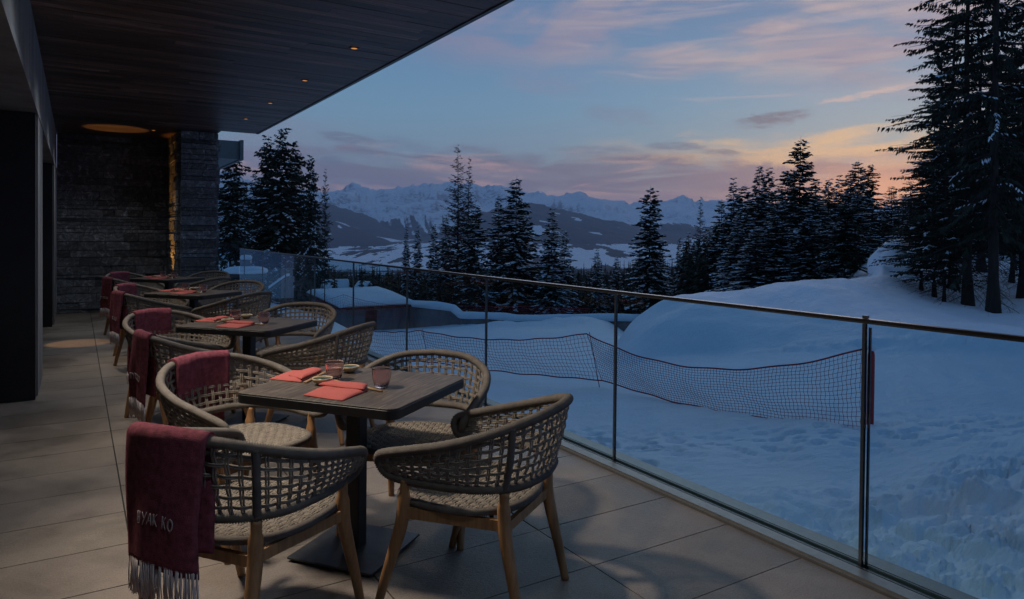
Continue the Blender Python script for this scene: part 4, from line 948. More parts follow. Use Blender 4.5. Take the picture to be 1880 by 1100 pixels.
for a in [
 ('s2',746,92,416,14,'narrow spruce at the left end of the trees behind the wall'), ('s0',767,96,419,17,'narrow spruce second from the left behind the wall'), ('s3',797,95,415,20,'short spruce left of the tall twin-topped larch'),
 ('l0',838,88,266,42,'tall bare larch with a pointed top against the mountains'), ('l1',861,90,290,34,'bare larch leaning against the taller one, right of it'), ('s1',872,84,372,34,'dark spruce under the right side of the two larches'), ('s2',818,93,400,30,'dark spruce under the left side of the two larches'),
 ('s4',914,88,361,32,'spruce left of and lower than its club-topped neighbour'), ('s1',947,86,325,42,'dark spruce with a club-shaped top right of the larches'), ('n1',968,90,400,30,'dark spruce low on the right of the club-topped one'),
 ('s0',1013,82,386,34,'snowy spruce with a thin crooked top in the middle of the view'), ('s3',1036,86,425,26,'snowy spruce against the right side of the crooked-topped one'),
 ('s2',1057,100,492,14,'small spruce right of the crooked-topped one'), ('s4',1078,104,494,13,'small spruce second right of the crooked-topped one'), ('s0',1097,88,462,20,'small pointed spruce left of the pair before the big lone one'), ('s2',1132,90,473,22,'small pointed spruce next to the big lone one'),
 ('s1',1193,72,341,42,'big lone spruce standing free right of the middle'), ('n0',1172,80,470,22,'low spruce at the left foot of the big lone one'), ('s3',1214,78,455,26,'low spruce at the right foot of the big lone one'),
 ('s2',1247,84,438,16,'small spruce left edge of the right wood'), ('s0',1264,80,430,22,'small spruce second from the left of the right wood'), ('l1',1284,76,362,26,'see-through thin spruce at the left of the right wood'),
 ]: tree(a[0], a[1], a[2], a[3], a[4], a[5], group=G2_, name='larch_tree' if a[0][0] == 'l' and a[1] < 900 else 'spruce_tree')
for a in [
 ('s4',1322,58,368,36,'snowy spruce at the left front of the right wood'), ('s0',1345,54,331,34,'snowy spruce with a slim top, second in the right wood'), ('s1',1366,60,340,40,'snowy spruce third along in the right wood'),
 ('s2',1392,52,307,40,'snowy spruce with a pale thin top, fourth in the right wood'), ('s3',1409,56,312,38,'snowy spruce fifth in the right wood'), ('s0',1440,50,318,46,'broad snowy spruce just left of the highest in the wood'),
 ('s1',1467,46,253,44,'highest spruce of the wood, its top clear of the others'), ('s4',1425,44,372,42,'low broad snowy spruce in front of the wood'), ('s2',1497,48,330,44,'snowy spruce right of the highest one'), ('s3',1519,58,332,38,'spruce second to the right of the highest one'),
 ('s0',1539,64,326,36,'spruce third to the right of the highest one'), ('s4',1556,68,320,32,'spruce left of the flat-topped tall one'), ('s1',1573,60,296,34,'tall spruce with a flat wide top near the path'), ('n1',1597,62,304,26,'spruce with bare side branches beside the path'),
 ('s2',1353,48,398,40,'low snowy spruce at the front left of the wood'), ('s3',1300,66,420,30,'low spruce at the outer left of the wood'), ('s0',1388,44,420,46,'low snowy spruce front and centre of the wood'), ('s1',1483,42,400,44,'low snowy spruce below the highest one'), ('s4',1526,46,404,40,'low snowy spruce near the start of the path'), ('w0',1633,110,345,26,'small spruce glowing against the sunset beyond the path'),
 ('w0',1654,120,362,24,'second small spruce against the sunset, half behind the near trees'), ('w0',1612,125,372,20,'small spruce left of the glowing one at the path end'), ('w0',1676,115,372,30,'third backlit spruce behind the near trees'), ('n1',1590,100,392,26,'dark spruce at the top of the path'), ('m1',1551,40,372,34,'dark spruce low beside the foot of the path'), ('s3',1572,50,350,30,'snowy spruce close against the left edge of the path'), ('m0',1584,56,362,22,'slim dark spruce leaning over the path'),
 ]: tree(a[0], a[1], a[2], a[3], a[4], a[5], group=G3_)
for a in [
 ('b1',1779,27.0,-330,78,'large dark tree with a straight trunk left of the thickest one',.2), ('b0',1826,25.6,-420,74,'thickest trunked tree at the right edge of the photo',.0),
 ('b2',1717,28.5,150,72,'slender near spruce, left of the straight trunked large tree',.0), ('b2',1735,27.5,215,58,'slender near spruce squeezed between slim neighbours',.0), ('b2',1693,29.5,283,62,'small near spruce leftmost of the trees at the right edge',.0),
 ('b1',1752,31,-40,72,'tall near tree behind the slender ones',0.), ('b0',1884,28,-100,84,'dark dense tree cut by the right edge of the photo',.0), ('b1',1935,31,-200,90,'dark tree just outside the right edge',0.), ('b2',1858,33,90,80,'snow flecked spruce behind the thickest trunk',0.), ('b2',1668,34,330,46,'low spruce with twigs over the path side boulder',0.),
 ('b1',1803,36,-20,66,'tall dark spruce between and behind the two thickest trunks',0.), ('b0',1722,38,60,58,'tall dark spruce behind the slender ones, fully clad',0.), ('s1',1790,48,200,80,'far dark spruce filling the gap behind the large trunks',0.), ('s3',1735,52,250,60,'far dark spruce behind the slender near ones',0.), ('s0',1860,46,120,90,'far dark spruce behind the right edge trees',0.),
 ]: tree(a[0], a[1], a[2], a[3], a[4], a[5], group=G4_)
# far woods, beyond counting
def forest(name, label, n, pxr, wr, topfn, mat, seed, hmin=5, hmax=24, wid=.17, per=44, hang=.5):
    rs = np.random.RandomState(seed); Bs, Ds, Ls, Ws, Ss = [], [], [], [], []
    for i in range(n):
        px = rs.uniform(*pxr); w_ = math.exp(rs.uniform(math.log(wr[0]), math.log(wr[1])))
        if w_ <= 198: gz_ = ground_pt(px, w_)
        else:
            tt = (w_-195)/235.; a_ = math.atan((px-940)/1280.); gz_ = ground_pt(px, 199.)*(1-tt)+float(floor_z(np.array([px]), np.array([425.]))[0])*tt-1
        yt = topfn(px, w_, rs)
        if yt is None: continue
        zt = H-(yt-hor(px))/1280.*w_; hh = min(max(zt-gz_, hmin), hmax); b = gxy(px, w_)
        k = per; t = rs.rand(k)**.8*.93+.04; a = rs.uniform(0, 2*PI, k); r = hh*wid*(1-t)**.8*rs.uniform(.8,1.25,k)+.15
        d = np.stack([np.cos(a), np.sin(a), -hang*rs.uniform(.5,1.3,k)], 1); B = np.stack([b.x+0*a, b.y+0*a, gz_+t*hh+.05*hh*(1-t)], 1)
        D = unit(d); Bs.append(B); Ds.append(D); Ls.append(r*1.15); Ws.append(np.maximum(r*.55,.25)); Ss.append(unit(np.cross(D, np.array([0,0,1.])[None]+rs.uniform(-.5,.5,(k,3)))))
        Bs.append(np.array([[b.x,b.y,gz_]])); Ds.append(np.array([[0,0,1.]])); Ls.append(np.array([hh*1.0])); Ws.append(np.array([hh*.05])); Ss.append(np.array([[math.cos(YAW),-math.sin(YAW),0]]))
    V, Fq = kites(*[np.concatenate(x) for x in (Bs,Ds,Ls,Ws,Ss)]); o_ = link(name, np_mesh(name, V, Fq, M[mat], False)); tag(o_, label, 'forest', kind='stuff')
def topA(px, w_, rs): return np.interp(px, [380,600,700,900,1100,1300,1700], [470,492,492,500,500,480,470])+rs.uniform(-6,26)+max(0,(150-w_))*.15
forest('far_wood', 'dark distant spruce wood on the slope below the wall', 1300, (380,1420), (100,400), topA, 'far_needle', 5, per=60)
forest('near_wood', 'dark undergrowth of spruces just behind the low wall and buildings', 320, (560,1330), (84,130), lambda px,w_,rs: 515+rs.uniform(-22,30), 'needle', 6, 4, 16, per=110)
forest('larch_wood', 'brownish bare larch wood in front of the valley', 520, (1030,1260), (180,330), lambda px,w_,rs: 484+rs.uniform(-6,16)-8*math.exp(-((px-1200)/40)**2), 'far_larch', 7, 6, 22, wid=.10, per=30, hang=-.9)
forest('right_wood', 'dark spruces filling the depth of the right wood', 620, (1250,2050), (56,150), lambda px,w_,rs: (np.interp(px, [1250,1330,1400,1460,1600,1640,1700,1800,2050],[440,395,360,345,345,400,330,260,200])+rs.uniform(0,60)) if not (1585 < px < 1705) else (None if w_ < 110 else 412+rs.uniform(0,40)), 'needle', 8, 4, 24, per=120)
# ================================================================== things on the snow
def frame_at(px, w):      # origin on the ground, axes: right along the view plane, away, up
    return gp(px, w), Vector((math.cos(YAW), -math.sin(YAW), 0)), Vector((math.sin(YAW), math.cos(YAW), 0))
AX, AY, AZ = Vector((math.cos(YAW), -math.sin(YAW), 0)), Vector((math.sin(YAW), math.cos(YAW), 0)), Vector((0,0,1))
def wp(px, py, w): return atw(px, py, w)
def net_between(mb, tb, A_top, A_bot, B_top, B_bot, sag_t, sag_b, cell, r, r2):
    """cord mesh hung between two posts; tb gets the border cords"""
    Lh = (B_top-A_top).length; n = max(4, int(Lh/cell)); rows = max(3, int((A_top-A_bot).length/cell))
    bow = Vector((-(B_top-A_top).y, (B_top-A_top).x, 0)).normalized()
    def P(u, v):
        t = A_top.lerp(B_top, u); b_ = A_bot.lerp(B_bot, u); t.z -= sag_t*4*u*(1-u); b_.z -= sag_b*4*u*(1-u)
        wob = .03*math.sin(9*u+3*v)+.02*math.sin(23*u+5*v); return t.lerp(b_, v)+bow*(.10*math.sin(PI*u)*math.sin(PI*min(1,v*1.2))+wob*v)+Vector((0,0,.012*math.sin(31*u+4*v)))
    for j in range(1, rows): mb.tube([P(i/n, j/rows) for i in range(0, n+1)], r, 3, caps=False)
    for i in range(0, n+1): mb.tube([P(i/n+(.15/n)*math.sin(j*1.7+i), j/rows) for j in range(rows+1)], r, 3, caps=False)
    for v in (0, 1): tb.tube([P(i/n, v) for i in range(n+1)], r2, 5, caps=False)
n1 = thing('safety_net', 'sagging red mesh safety net along the near edge of the piste', 'net')
tops = [wp(1590,640,11.2), wp(1078,613,16.5), wp(773,607,20), wp(640,600,23)]
bots = [p+Vector((0,0,.05)) for p in [wp(1588,797,11.2), wp(1104,702,16.5), wp(790,668,20), wp(655,652,23)]]
mbn, tbn = MB(), MB()
for i, (st, sb, cell) in enumerate([(.56,.16,.075),(.20,.05,.10),(.10,.05,.12)]): net_between(mbn, tbn, tops[i], bots[i], tops[i+1], bots[i+1], st, sb, cell, .0040 if i == 0 else .0045, .016)
mbn.obj('netting', M['net_red'], n1); tbn.obj('border_cord', M['net_red'], n1)
for i, (a, b_) in enumerate(zip(tops, bots)):
    if i not in (0, 3): a = Vector((b_.x,b_.y,a.z)).lerp(a,.85)
    mb = MB(); mb.tube([(b_.x,b_.y,b_.z-.4), (a.x,a.y,a.z+.04)], .016 if i == 0 else .009, 6); mb.obj('post', M['net_red'], n1)
n2 = thing('safety_net', 'far net peaking in front of the snow-roofed concrete building', 'net')
tp = [wp(498,546,46), wp(566,553,44), wp(630,541,44), wp(742,561,48)]; bt = [p-Vector((0,0,1.15)) for p in tp]; mbn, tbn = MB(), MB()
for i in range(3): net_between(mbn, tbn, tp[i], bt[i], tp[i+1], bt[i+1], [.1,.12,.16][i], .02, .16, .006, .012)
mbn.obj('netting', M['net_red'], n2); tbn.obj('border_cord', M['net_red'], n2)
n3 = thing('safety_net', 'dark red net standing behind the low wall before the trees', 'net')
tp = [wp(792,557,79), wp(880,562,78), wp(960,562,77), wp(1082,566,74)]; bt = [p-Vector((0,0,1.5)) for p in tp]; mbn, tbn = MB(), MB()
for i in range(3): net_between(mbn, tbn, tp[i], bt[i], tp[i+1], bt[i+1], .1, .0, .22, .014, .03)
mbn.obj('netting', M['net_red'], n3); tbn.obj('border_cord', M['net_red'], n3)
# padded red post
a, b_ = wp(1598,645,11.5), wp(1597,800,11.5); pd = thing('padded_post', 'red padded post standing at the end of the near net', 'post', b_)
mb = MB(); h_ = a.z-b_.z; mb.lathe([(.01,-.02),(.045,.0),(.055,.05),(.057,h_*.5),(.055,h_-.06),(.045,h_),(.01,h_+.015)], 14); mb.obj('padding', M['pad_red'], pd)
mb = MB(); mb.tube([(0,0,-.5),(0,0,.0)], .02, 8); mb.obj('stake', M['net_red'], pd)
mb = MB(); mb.lathe([(.01,h_+.012),(.07,h_+.02),(.085,h_+.06),(.06,h_+.11),(.01,h_+.12)], 14); mb.obj('snow_cap', M['snow_cap'], pd)
# ---- pitched snow slab helper: polygon with thick soft snow on top
def snow_slab(pts, th, name, parent, over=.0, n=10, mat='snow_cap', seed=1):
    """pts: four corners (Vector) of the roof plane, in order; a thick soft quilt of snow with rounded rim"""
    rr = random.Random(seed); mb = MB(); q = pts; N_ = 26
    def P(u, v): return q[0]*(1-u)*(1-v)+q[1]*u*(1-v)+q[2]*u*v+q[3]*(1-u)*v
    vs = []
    for top in (1, 0):
        for j in range(N_+1):
            for i in range(N_+1):
                u, v = i/N_, j/N_; e = min(u, 1-u)*(q[1]-q[0]).length; f_ = min(v, 1-v)*(q[3]-q[0]).length; d = min(e, f_)
                p = P(u, v); k = min(1, d/(th*1.3)); k = math.sqrt(max(0, 1-(1-k)**2))
                p = p+Vector((0,0,th*(.25+.75*k)+th*.22*(mnoise.noise(p*.35+Vector((seed,0,0)))))) if top else p+Vector((0,0,.01))
                vs.append(p)
    w_ = N_+1; k = w_*w_; fs = []
    for j in range(N_):
        for i in range(N_): a = j*w_+i; fs += [(a,a+1,a+1+w_,a+w_), (k+a,k+a+w_,k+a+1+w_,k+a+1)]
    for i in range(N_):
        a = N_*w_+i; fs += [(i+k,i+1+k,i+1,i), (a,a+1,a+1+k,a+k)]; a = i*w_; fs.append((a,a+w_,a+w_+k,a+k)); a = i*w_+N_; fs.append((a+k,a+w_+k,a+w_,a))
    mb.add(vs, fs, True); return mb.obj(name, M[mat], parent)
def wall_strip(mb, P, z0, thick):   # P: list of (Vector top point); wall down to z0
    for a, b_ in zip(P[:-1], P[1:]):
        d = (b_-a); d.z = 0; n_ = Vector((-d.y,d.x,0)).normalized()*thick
        v = [Vector((a.x,a.y,z0)), Vector((b_.x,b_.y,z0)), b_.copy(), a.copy()]; v2 = [p+n_ for p in v]
        mb.add(v+v2, [(0,1,2,3),(7,6,5,4),(3,2,6,7),(0,3,7,4),(1,5,6,2)], False)
# concrete pool-house with hipped snow roof
hb = thing('concrete_building', 'low concrete building with a thick snow roof and a rust red door', 'building')
c0 = wp(573,540,66); c1 = wp(628,567,60); c2 = wp(757,560,67)      # eave corners: far left, near, right
z0 = -12.
mb = MB(); wall_strip(mb, [c0,c1,c2], z0, .35); c3 = c0+(c2-c1); wall_strip(mb, [c2,c3,c0], z0, -.35)
hbw = mb.obj('wall', M['concrete_far'], hb)
d = (c2-c1).normalized(); nrm = Vector((d.y,-d.x,0)); nrm = nrm if nrm.dot(AY) < 0 else -nrm
def onwall(px): # point along c1..c2 at photo column
    best = min((abs((lambda p: CX+FPX*((p-Vector((0,0,H))).dot(_R)/(p-Vector((0,0,H))).dot(_F)))(c1.lerp(c2, t/200))-px), t/200) for t in range(201)); return c1.lerp(c2, best[1])
e0, e1 = onwall(671), onwall(691); hgt = 1.6
mb = MB(); mb.add([Vector((p.x,p.y,zz))+nrm*.02 for p, zz in ((e0,-9.5),(e1,-9.5),(e1,e1.z-.30),(e0,e0.z-.30))]+[Vector((p.x,p.y,zz))+nrm*.07 for p, zz in ((e0,-9.5),(e1,-9.5),(e1,e1.z-.30),(e0,e0.z-.30))], [(0,1,2,3),(7,6,5,4),(0,4,5,1),(1,5,6,2),(2,6,7,3),(3,7,4,0)], False); mb.obj('door', M['rust_red'], hb)
mb = MB()
for a, b_, k in ((c0,c1,22),(c1,c2,34)):
    dd = (b_-a)/k; nn = Vector((dd.y,-dd.x,0)).normalized(); nn = nn if nn.dot(AY) < 0 else -nn
    mb.obox((a+b_)/2+nn*.25+Vector((0,0,.05)), (b_-a)/2*1.01, nn*.3, Vector((0,0,.06)))
    for i in range(k): mb.obox(a+dd*(i+.5)+nn*.52+Vector((0,0,-.02)), dd*.30, nn*.05, Vector((0,0,.09)))
mb.obj('eave', M['rust_red'], hb)
r0, r1 = wp(590,533,70), wp(672,532,74)
ridge_l = c0.lerp(c3,.45)*.6+c1.lerp(c2,.25)*.4; ridge_l.z = c1.z+1.5; ridge_r = c1.lerp(c2,.55)*.5+c3.lerp(c2,.3)*.5; ridge_r.z = c1.z+1.6
def hip(name, C4, peak, th):
    mb = MB(); N_ = 40; vs = []; q = C4; 
    for top in (1,0):
        for j in range(N_+1):
            for i in range(N_+1):
                u, v = i/N_, j/N_; p = q[0]*(1-u)*(1-v)+q[1]*u*(1-v)+q[2]*u*v+q[3]*(1-u)*v
                e = min(u,1-u); f_ = min(v,1-v); d_ = min(e*2, f_*2); hh = peak*(min(1, d_*1.25)**.8); k = min(1, d_*7); k = math.sqrt(max(0,1-(1-k)**2))
                p = p+Vector((0,0, .16+th*(.3+.7*k)+hh+.12*mnoise.noise(p*.25))) if top else p+Vector((0,0,.12))
                vs.append(p)
    w_ = N_+1; k = w_*w_; fs = []
    for j in range(N_):
        for i in range(N_): a = j*w_+i; fs += [(a,a+1,a+1+w_,a+w_), (k+a,k+a+w_,k+a+1+w_,k+a+1)]
    for i in range(N_):
        a = N_*w_+i; fs += [(i+k,i+1+k,i+1,i), (a,a+1,a+1+k,a+k)]; a = i*w_; fs.append((a,a+w_,a+w_+k,a+k)); a = i*w_+N_; fs.append((a+k,a+w_+k,a+w_,a))
    mb.add(vs, fs, True); return mb.obj(name, M['snow_cap'], hb)
def push(p, q, o_): v = (p-q); v.z = 0; return p+v.normalized()*o_
cc = (c0+c2)/2; c3b = c0+(c2-c1); hip('snow_roof', [push(c0,cc,.5), push(c1,cc,.6), push(c2,cc,.4), push(c3b,cc,.5)], .62, .30)
# long wall stepping down to the right
lw = thing('concrete_wall', 'long low concrete wall capped with snow, stepping down to the right', 'wall')
W1 = [wp(752,562,66.5), wp(830,570.5,65), wp(846,585,64.5), wp(898,585,65), wp(958,591,65), wp(1178,588.5,61)]
mb = MB(); wall_strip(mb, W1, -13, .45); mb.obj('wall', M['concrete_far'], lw)
mb = MB()
sub = []
for a, b_ in zip(W1[:-1], W1[1:]):
    for k in range(12): sub.append(a.lerp(b_, k/12))
sub.append(W1[-1]); sub = [Vector((p.x,p.y, sum(sub[min(max(i+q,0),len(sub)-1)].z for q in (-3,-2,-1,0,1,2,3))/7)) for i, p in enumerate(sub)]
pr_ = [(-.22,-.02),(-.34,.16),(-.32,.38),(-.12,.54),(.15,.58),(.45,.56),(.72,.40),(.78,.16),(.66,-.02)]; vs = []
for i, p in enumerate(sub):
    d = sub[min(i+1,len(sub)-1)]-sub[max(i-1,0)]; d.z = 0; n_ = Vector((-d.y,d.x,0)).normalized(); k = 1+.22*mnoise.noise(p*.4)
    for (o_, z_) in pr_: vs.append(p+n_*o_+Vector((0,0,max(z_,-.05)*k*(1.05))))
m_ = len(pr_); fs = [(i*m_+j, i*m_+j+1, (i+1)*m_+j+1, (i+1)*m_+j) for i in range(len(sub)-1) for j in range(m_-1)]+[tuple(range(m_)), tuple(range((len(sub)-1)*m_, len(sub)*m_))]
mb.add(vs, fs, True); mb.obj('snow_cap', M['snow_cap'], lw)
# ---- two roofs beyond
def chalet(px, w, wpx, ridge_y, eave_y, label, turn=0., rdx=0.):
    t = thing('chalet', label, 'house'); x0, x1 = wp(px-wpx, eave_y, w), wp(px+wpx, eave_y, w); d = (x1-x0)/2; d.z = 0; c = (x0+x1)/2
    rot = Matrix.Rotation(turn, 3, 'Z'); dx = rot@d; dy = rot@(Vector((-d.y,d.x,0)).normalized()*d.length*.8); rz_ = H-(ridge_y-hor(px))/1280.*w-c.z
    mb = MB(); z = -5.; pts = [c+dx*.85*a+dy*.85*b_ for a, b_ in ((-1,-1),(1,-1),(1,1),(-1,1))]; vs = [p+Vector((0,0,z)) for p in pts]+[p.copy() for p in pts]+[c-dx*.85+Vector((0,0,rz_*.85)), c+dx*.85+Vector((0,0,rz_*.85))]
    mb.add(vs, [(0,1,5,4),(2,3,7,6),(1,2,6,9,5),(3,0,4,8,7)], False); mb.obj('wall', M['dark_wood'], t)
    A_, B_ = c-dx+Vector((0,0,rz_)), c+dx+Vector((0,0,rz_)); 
    snow_slab([c-dx-dy, c+dx-dy, B_, A_], .45, 'snow_roof', t, seed=3); snow_slab([A_, B_, c+dx+dy, c-dx+dy], .45, 'snow_roof', t, seed=4)
    return t
chalet(616,88,24,519,536,'pale snow covered gable roof behind the concrete building', .5)
chalet(668,92,17,522,534,'small dark chalet with snowy roof, right of the paler roof', -.7)
# ---- round bar with snow on it, seen through the glass by the pillar
rb = thing('round_shelter', 'round snow covered counter with a snow capped drum on it', 'shelter', gp(452,26))
zt = H-(505-hor(452))/1280.*26-rb.location.z
mb = MB(); mb.lathe([(.02,zt-.12),(.72,zt-.12),(.74,zt-.05),(.74,zt),(.02,zt)], 36); mb.obj('counter', M['dark_wood'], rb)
mb = MB(); mb.lathe([(.02,zt+.005),(.70,zt+.005),(.78,zt+.06),(.76,zt+.16),(.60,zt+.24),(.02,zt+.30)], 40); mb.obj('snow_cap', M['snow_cap'], rb)
mb = MB(); mb.lathe([(.02,zt+.2),(.19,zt+.2),(.19,zt+.52),(.02,zt+.52)], 20); mb.obj('drum', M['dark_steel'], rb)
mb = MB(); mb.lathe([(.02,zt+.525),(.20,zt+.525),(.22,zt+.60),(.17,zt+.68),(.02,zt+.70)], 20); mb.obj('snow_cap', M['snow_cap'], rb)
for k in range(5):
    q = 2*PI*k/5; mb = MB(); mb.tube([(.6*math.cos(q),.6*math.sin(q),-.5),(.6*math.cos(q),.6*math.sin(q),zt-.12)], .035, 6); mb.obj('leg', M['dark_wood'], rb)
# ---- wooden slide frame between the trunks
sl = thing('wooden_ramp', 'snow covered wooden ramp rising between the tree trunks', 'ramp')
p0, p1, p2 = wp(497,531,40), wp(528,509,40), wp(556,524,40)
mb = MB(); d = p1-p0; mb.obox((p0+p1)/2, d/2, AY*.35, Vector((0,0,.05))); mb.obj('deck', M['dark_wood'], sl)
mb = MB(); mb.obox((p0+p1)/2+Vector((0,0,.13)), d/2*1.02, AY*.34, Vector((0,0,.07))); mb.obj('snow_layer', M['snow_cap'], sl)
for a, b_ in ((p1, wp(529,548,40)), (p1, p2), (wp(538,530,40), wp(560,506,40)), (wp(518,517,40), wp(518,548,40)), (wp(552,510,40), wp(551,546,40))):
    mb = MB(); mb.tube([a, b_], .05, 6); mb.obj('strut', M['dark_wood'], sl)
# ---- snow hut mound beside the path (pale bank catching the last light)
bk = MB(); c = gp(1652,35); ns = 40; vs = []
for j in range(17):
    ph = PI/2*j/16
    for i in range(ns):
        q = 2*PI*i/ns; r = 1+.16*mnoise.noise(Vector((math.cos(q)*1.5, math.sin(q)*1.5, ph*1.4)))
        vs.append(Vector((c.x,c.y,c.z-.3))+Vector((math.cos(q)*1.35*r*math.cos(ph)**.6, math.sin(q)*1.4*r*math.cos(ph)**.6, 1.45*r*math.sin(ph))))
fs = [(j*ns+i, j*ns+(i+1)%ns, (j+1)*ns+(i+1)%ns, (j+1)*ns+i) for j in range(16) for i in range(ns)]
bk.add(vs, fs, True); tag(bk.obj('snow_covered_boulder', M['snow_cap']), 'pale rounded snow covered boulder beside the path under the near trees', 'boulder')
HAZE_D = 10500.
# ================================================================== sky, light, haze
w = bpy.data.worlds.new('World'); scn.world = w; w.use_nodes = True; nt = w.node_tree; nt.nodes.clear(); L = nt.links
out = N(nt, 'ShaderNodeOutputWorld')
tc = N(nt, 'ShaderNodeTexCoord'); sp = N(nt, 'ShaderNodeSeparateXYZ'); L.new(tc.outputs['Generated'], sp.inputs[0])
def mt(op, a, b_=None, c=None, clamp=False):
    n_ = N(nt, 'ShaderNodeMath', operation=op, use_clamp=clamp)
    for i, v in enumerate((a, b_, c)):
        if v is None: continue
        if isinstance(v, (int, float)): n_.inputs[i].default_value = v
        else: L.new(v, n_.inputs[i])
    return n_.outputs[0]
def mr(v, a, b_, c=0., d=1.):
    n_ = N(nt, 'ShaderNodeMapRange', clamp=True, interpolation_type='SMOOTHSTEP'); L.new(v, n_.inputs[0])
    for i, q in zip((1,2,3,4), (a,b_,c,d)): n_.inputs[i].default_value = q
    return n_.outputs[0]
def mixc(f, a, b_, mode='MIX'):
    n_ = N(nt, 'ShaderNodeMix', data_type='RGBA', blend_type=mode)
    if isinstance(f, (int, float)): n_.inputs[0].default_value = f
    else: L.new(f, n_.inputs[0])
    for i, v in ((6,a),(7,b_)):
        if isinstance(v, tuple): n_.inputs[i].default_value = (*v, 1)
        else: L.new(v, n_.inputs[i])
    return n_.outputs[2]
def lin(r, g_, b_): 
    f = lambda c: (c/255./12.92) if c/255. <= .04045 else ((c/255.+.055)/1.055)**2.4
    return (f(r), f(g_), f(b_))
x, y, z = sp.outputs
az_ = mt('MULTIPLY', mt('SUBTRACT', mt('ARCTAN2', x, y), YAW), 180/PI)           # degrees right of the view direction
el_ = mt('MULTIPLY', mt('ARCTAN2', z, mt('SQRT', mt('ADD', mt('MULTIPLY', x, x), mt('MULTIPLY', y, y)))), 180/PI)
cv = N(nt, 'ShaderNodeCombineXYZ'); L.new(az_, cv.inputs[0]); L.new(el_, cv.inputs[1])
def nz(sx, sy, det, dist=.0, off=0., rot=0., rough=.55):
    mp = N(nt, 'ShaderNodeMapping'); mp.inputs['Scale'].default_value = (sx,sy,1); mp.inputs['Location'].default_value = (off,off*.7,off); mp.inputs['Rotation'].default_value = (0,0,rot); L.new(cv.outputs[0], mp.inputs[0])
    n_ = N(nt, 'ShaderNodeTexNoise', i_Scale=1., i_Detail=det, i_Roughness=rough, i_Distortion=dist); L.new(mp.outputs[0], n_.inputs['Vector']); return n_.outputs['Fac']
elr = mt('DIVIDE', el_, 40., clamp=True)
def rampc(v, stops):
    r = ramp(nt, stops); L.new(v, r.inputs[0]); return r.outputs[0]
cool = rampc(elr, [(0,lin(128,112,132)),(.06,lin(140,128,142)),(.13,lin(118,138,156)),(.25,lin(100,138,166)),(.36,lin(88,125,160)),(.48,lin(84,112,150)),(1,lin(62,82,120))])
warm = rampc(elr, [(0,lin(235,160,95)),(.06,lin(235,175,115)),(.11,lin(190,175,150)),(.17,lin(135,165,170)),(.27,lin(112,152,175)),(.42,lin(100,125,155)),(1,lin(62,82,120))])
wf = mr(az_, -6, 34)
base = mixc(wf, cool, warm)
edge1 = nz(.16,.55,5,.6,3.)
# low cloud deck: mauve streaks 3.5 to 7.5 degrees up, lit below and rimmed gold towards the sunset
lowc = mt('ADD', el_, mt('MULTIPLY', mt('SUBTRACT', edge1, .5), 5.))
lowband = mt('MULTIPLY', mr(lowc, 2.4, 3.6), mr(lowc, 6.0, 7.2, 1, 0))
lowtex = mr(nz(.09,.75,7,.8,9.), .38, .55)
lowm = mt('MULTIPLY', lowband, mt('ADD', mt('MULTIPLY', lowtex, .68), .3))
lowcol = mixc(wf, lin(98,92,116), lin(116,98,110))
base = mixc(mt('MULTIPLY', lowm, .95), base, lowcol)
pink = mt('MULTIPLY', mt('MULTIPLY', mr(nz(.12,.9,6,.7,21.), .52, .68), mr(el_, 1, 3.4)), mr(el_, 5.5, 8, 1, 0))
base = mixc(mt('MULTIPLY', pink, .85), base, mixc(wf, lin(186,144,140), lin(236,180,122)))
rim = mt('MULTIPLY', mt('MULTIPLY', mr(lowc, 5.4, 6.4), mr(lowc, 6.6, 8.0, 1, 0)), mr(az_, 2, 22))
base = mixc(mt('MULTIPLY', rim, mt('ADD', .45, mt('MULTIPLY', lowtex, .5))), base, lin(228,188,132))
# left mauve veil
veil = mt('MULTIPLY', mt('MULTIPLY', mr(az_, -26, -8, 1, 0), mr(el_, 12, 7.5, 0, 1)), mr(nz(.13,.4,5,.5,31.), .35, .62))
base = mixc(mt('MULTIPLY', veil, .75), base, lin(124,120,146))
# high pink veil sweeping down to the right
u = mt('ADD', el_, mt('MULTIPLY', az_, .13))
hn = nz(.055,.22,7,1.1,41.,.22); hf = nz(.11,.75,7,.8,47.,.24)
hc = mt('ADD', mt('MULTIPLY', hn, .82), mt('MULTIPLY', hf, .24))
hb = mt('ADD', u, mt('MULTIPLY', mt('SUBTRACT', nz(.10,.15,4,.6,51.), .5), 5))
hm = mt('MULTIPLY', mr(hb, 12.2, 16.2), mr(hc, .38, .57))
base = mixc(mt('MULTIPLY', hm, .95), base, mixc(mt('MULTIPLY', mr(az_, -10, 20), mr(hf, .22, .70)), lin(122,120,146), lin(180,160,156)))
wsp = mt('MULTIPLY', mt('MULTIPLY', mr(nz(.09,1.1,6,.9,61.,.18), .56, .70), mr(el_, 8.2, 11)), mr(az_, -6, 10)); base = mixc(mt('MULTIPLY', wsp, .5), base, lin(170,158,166))
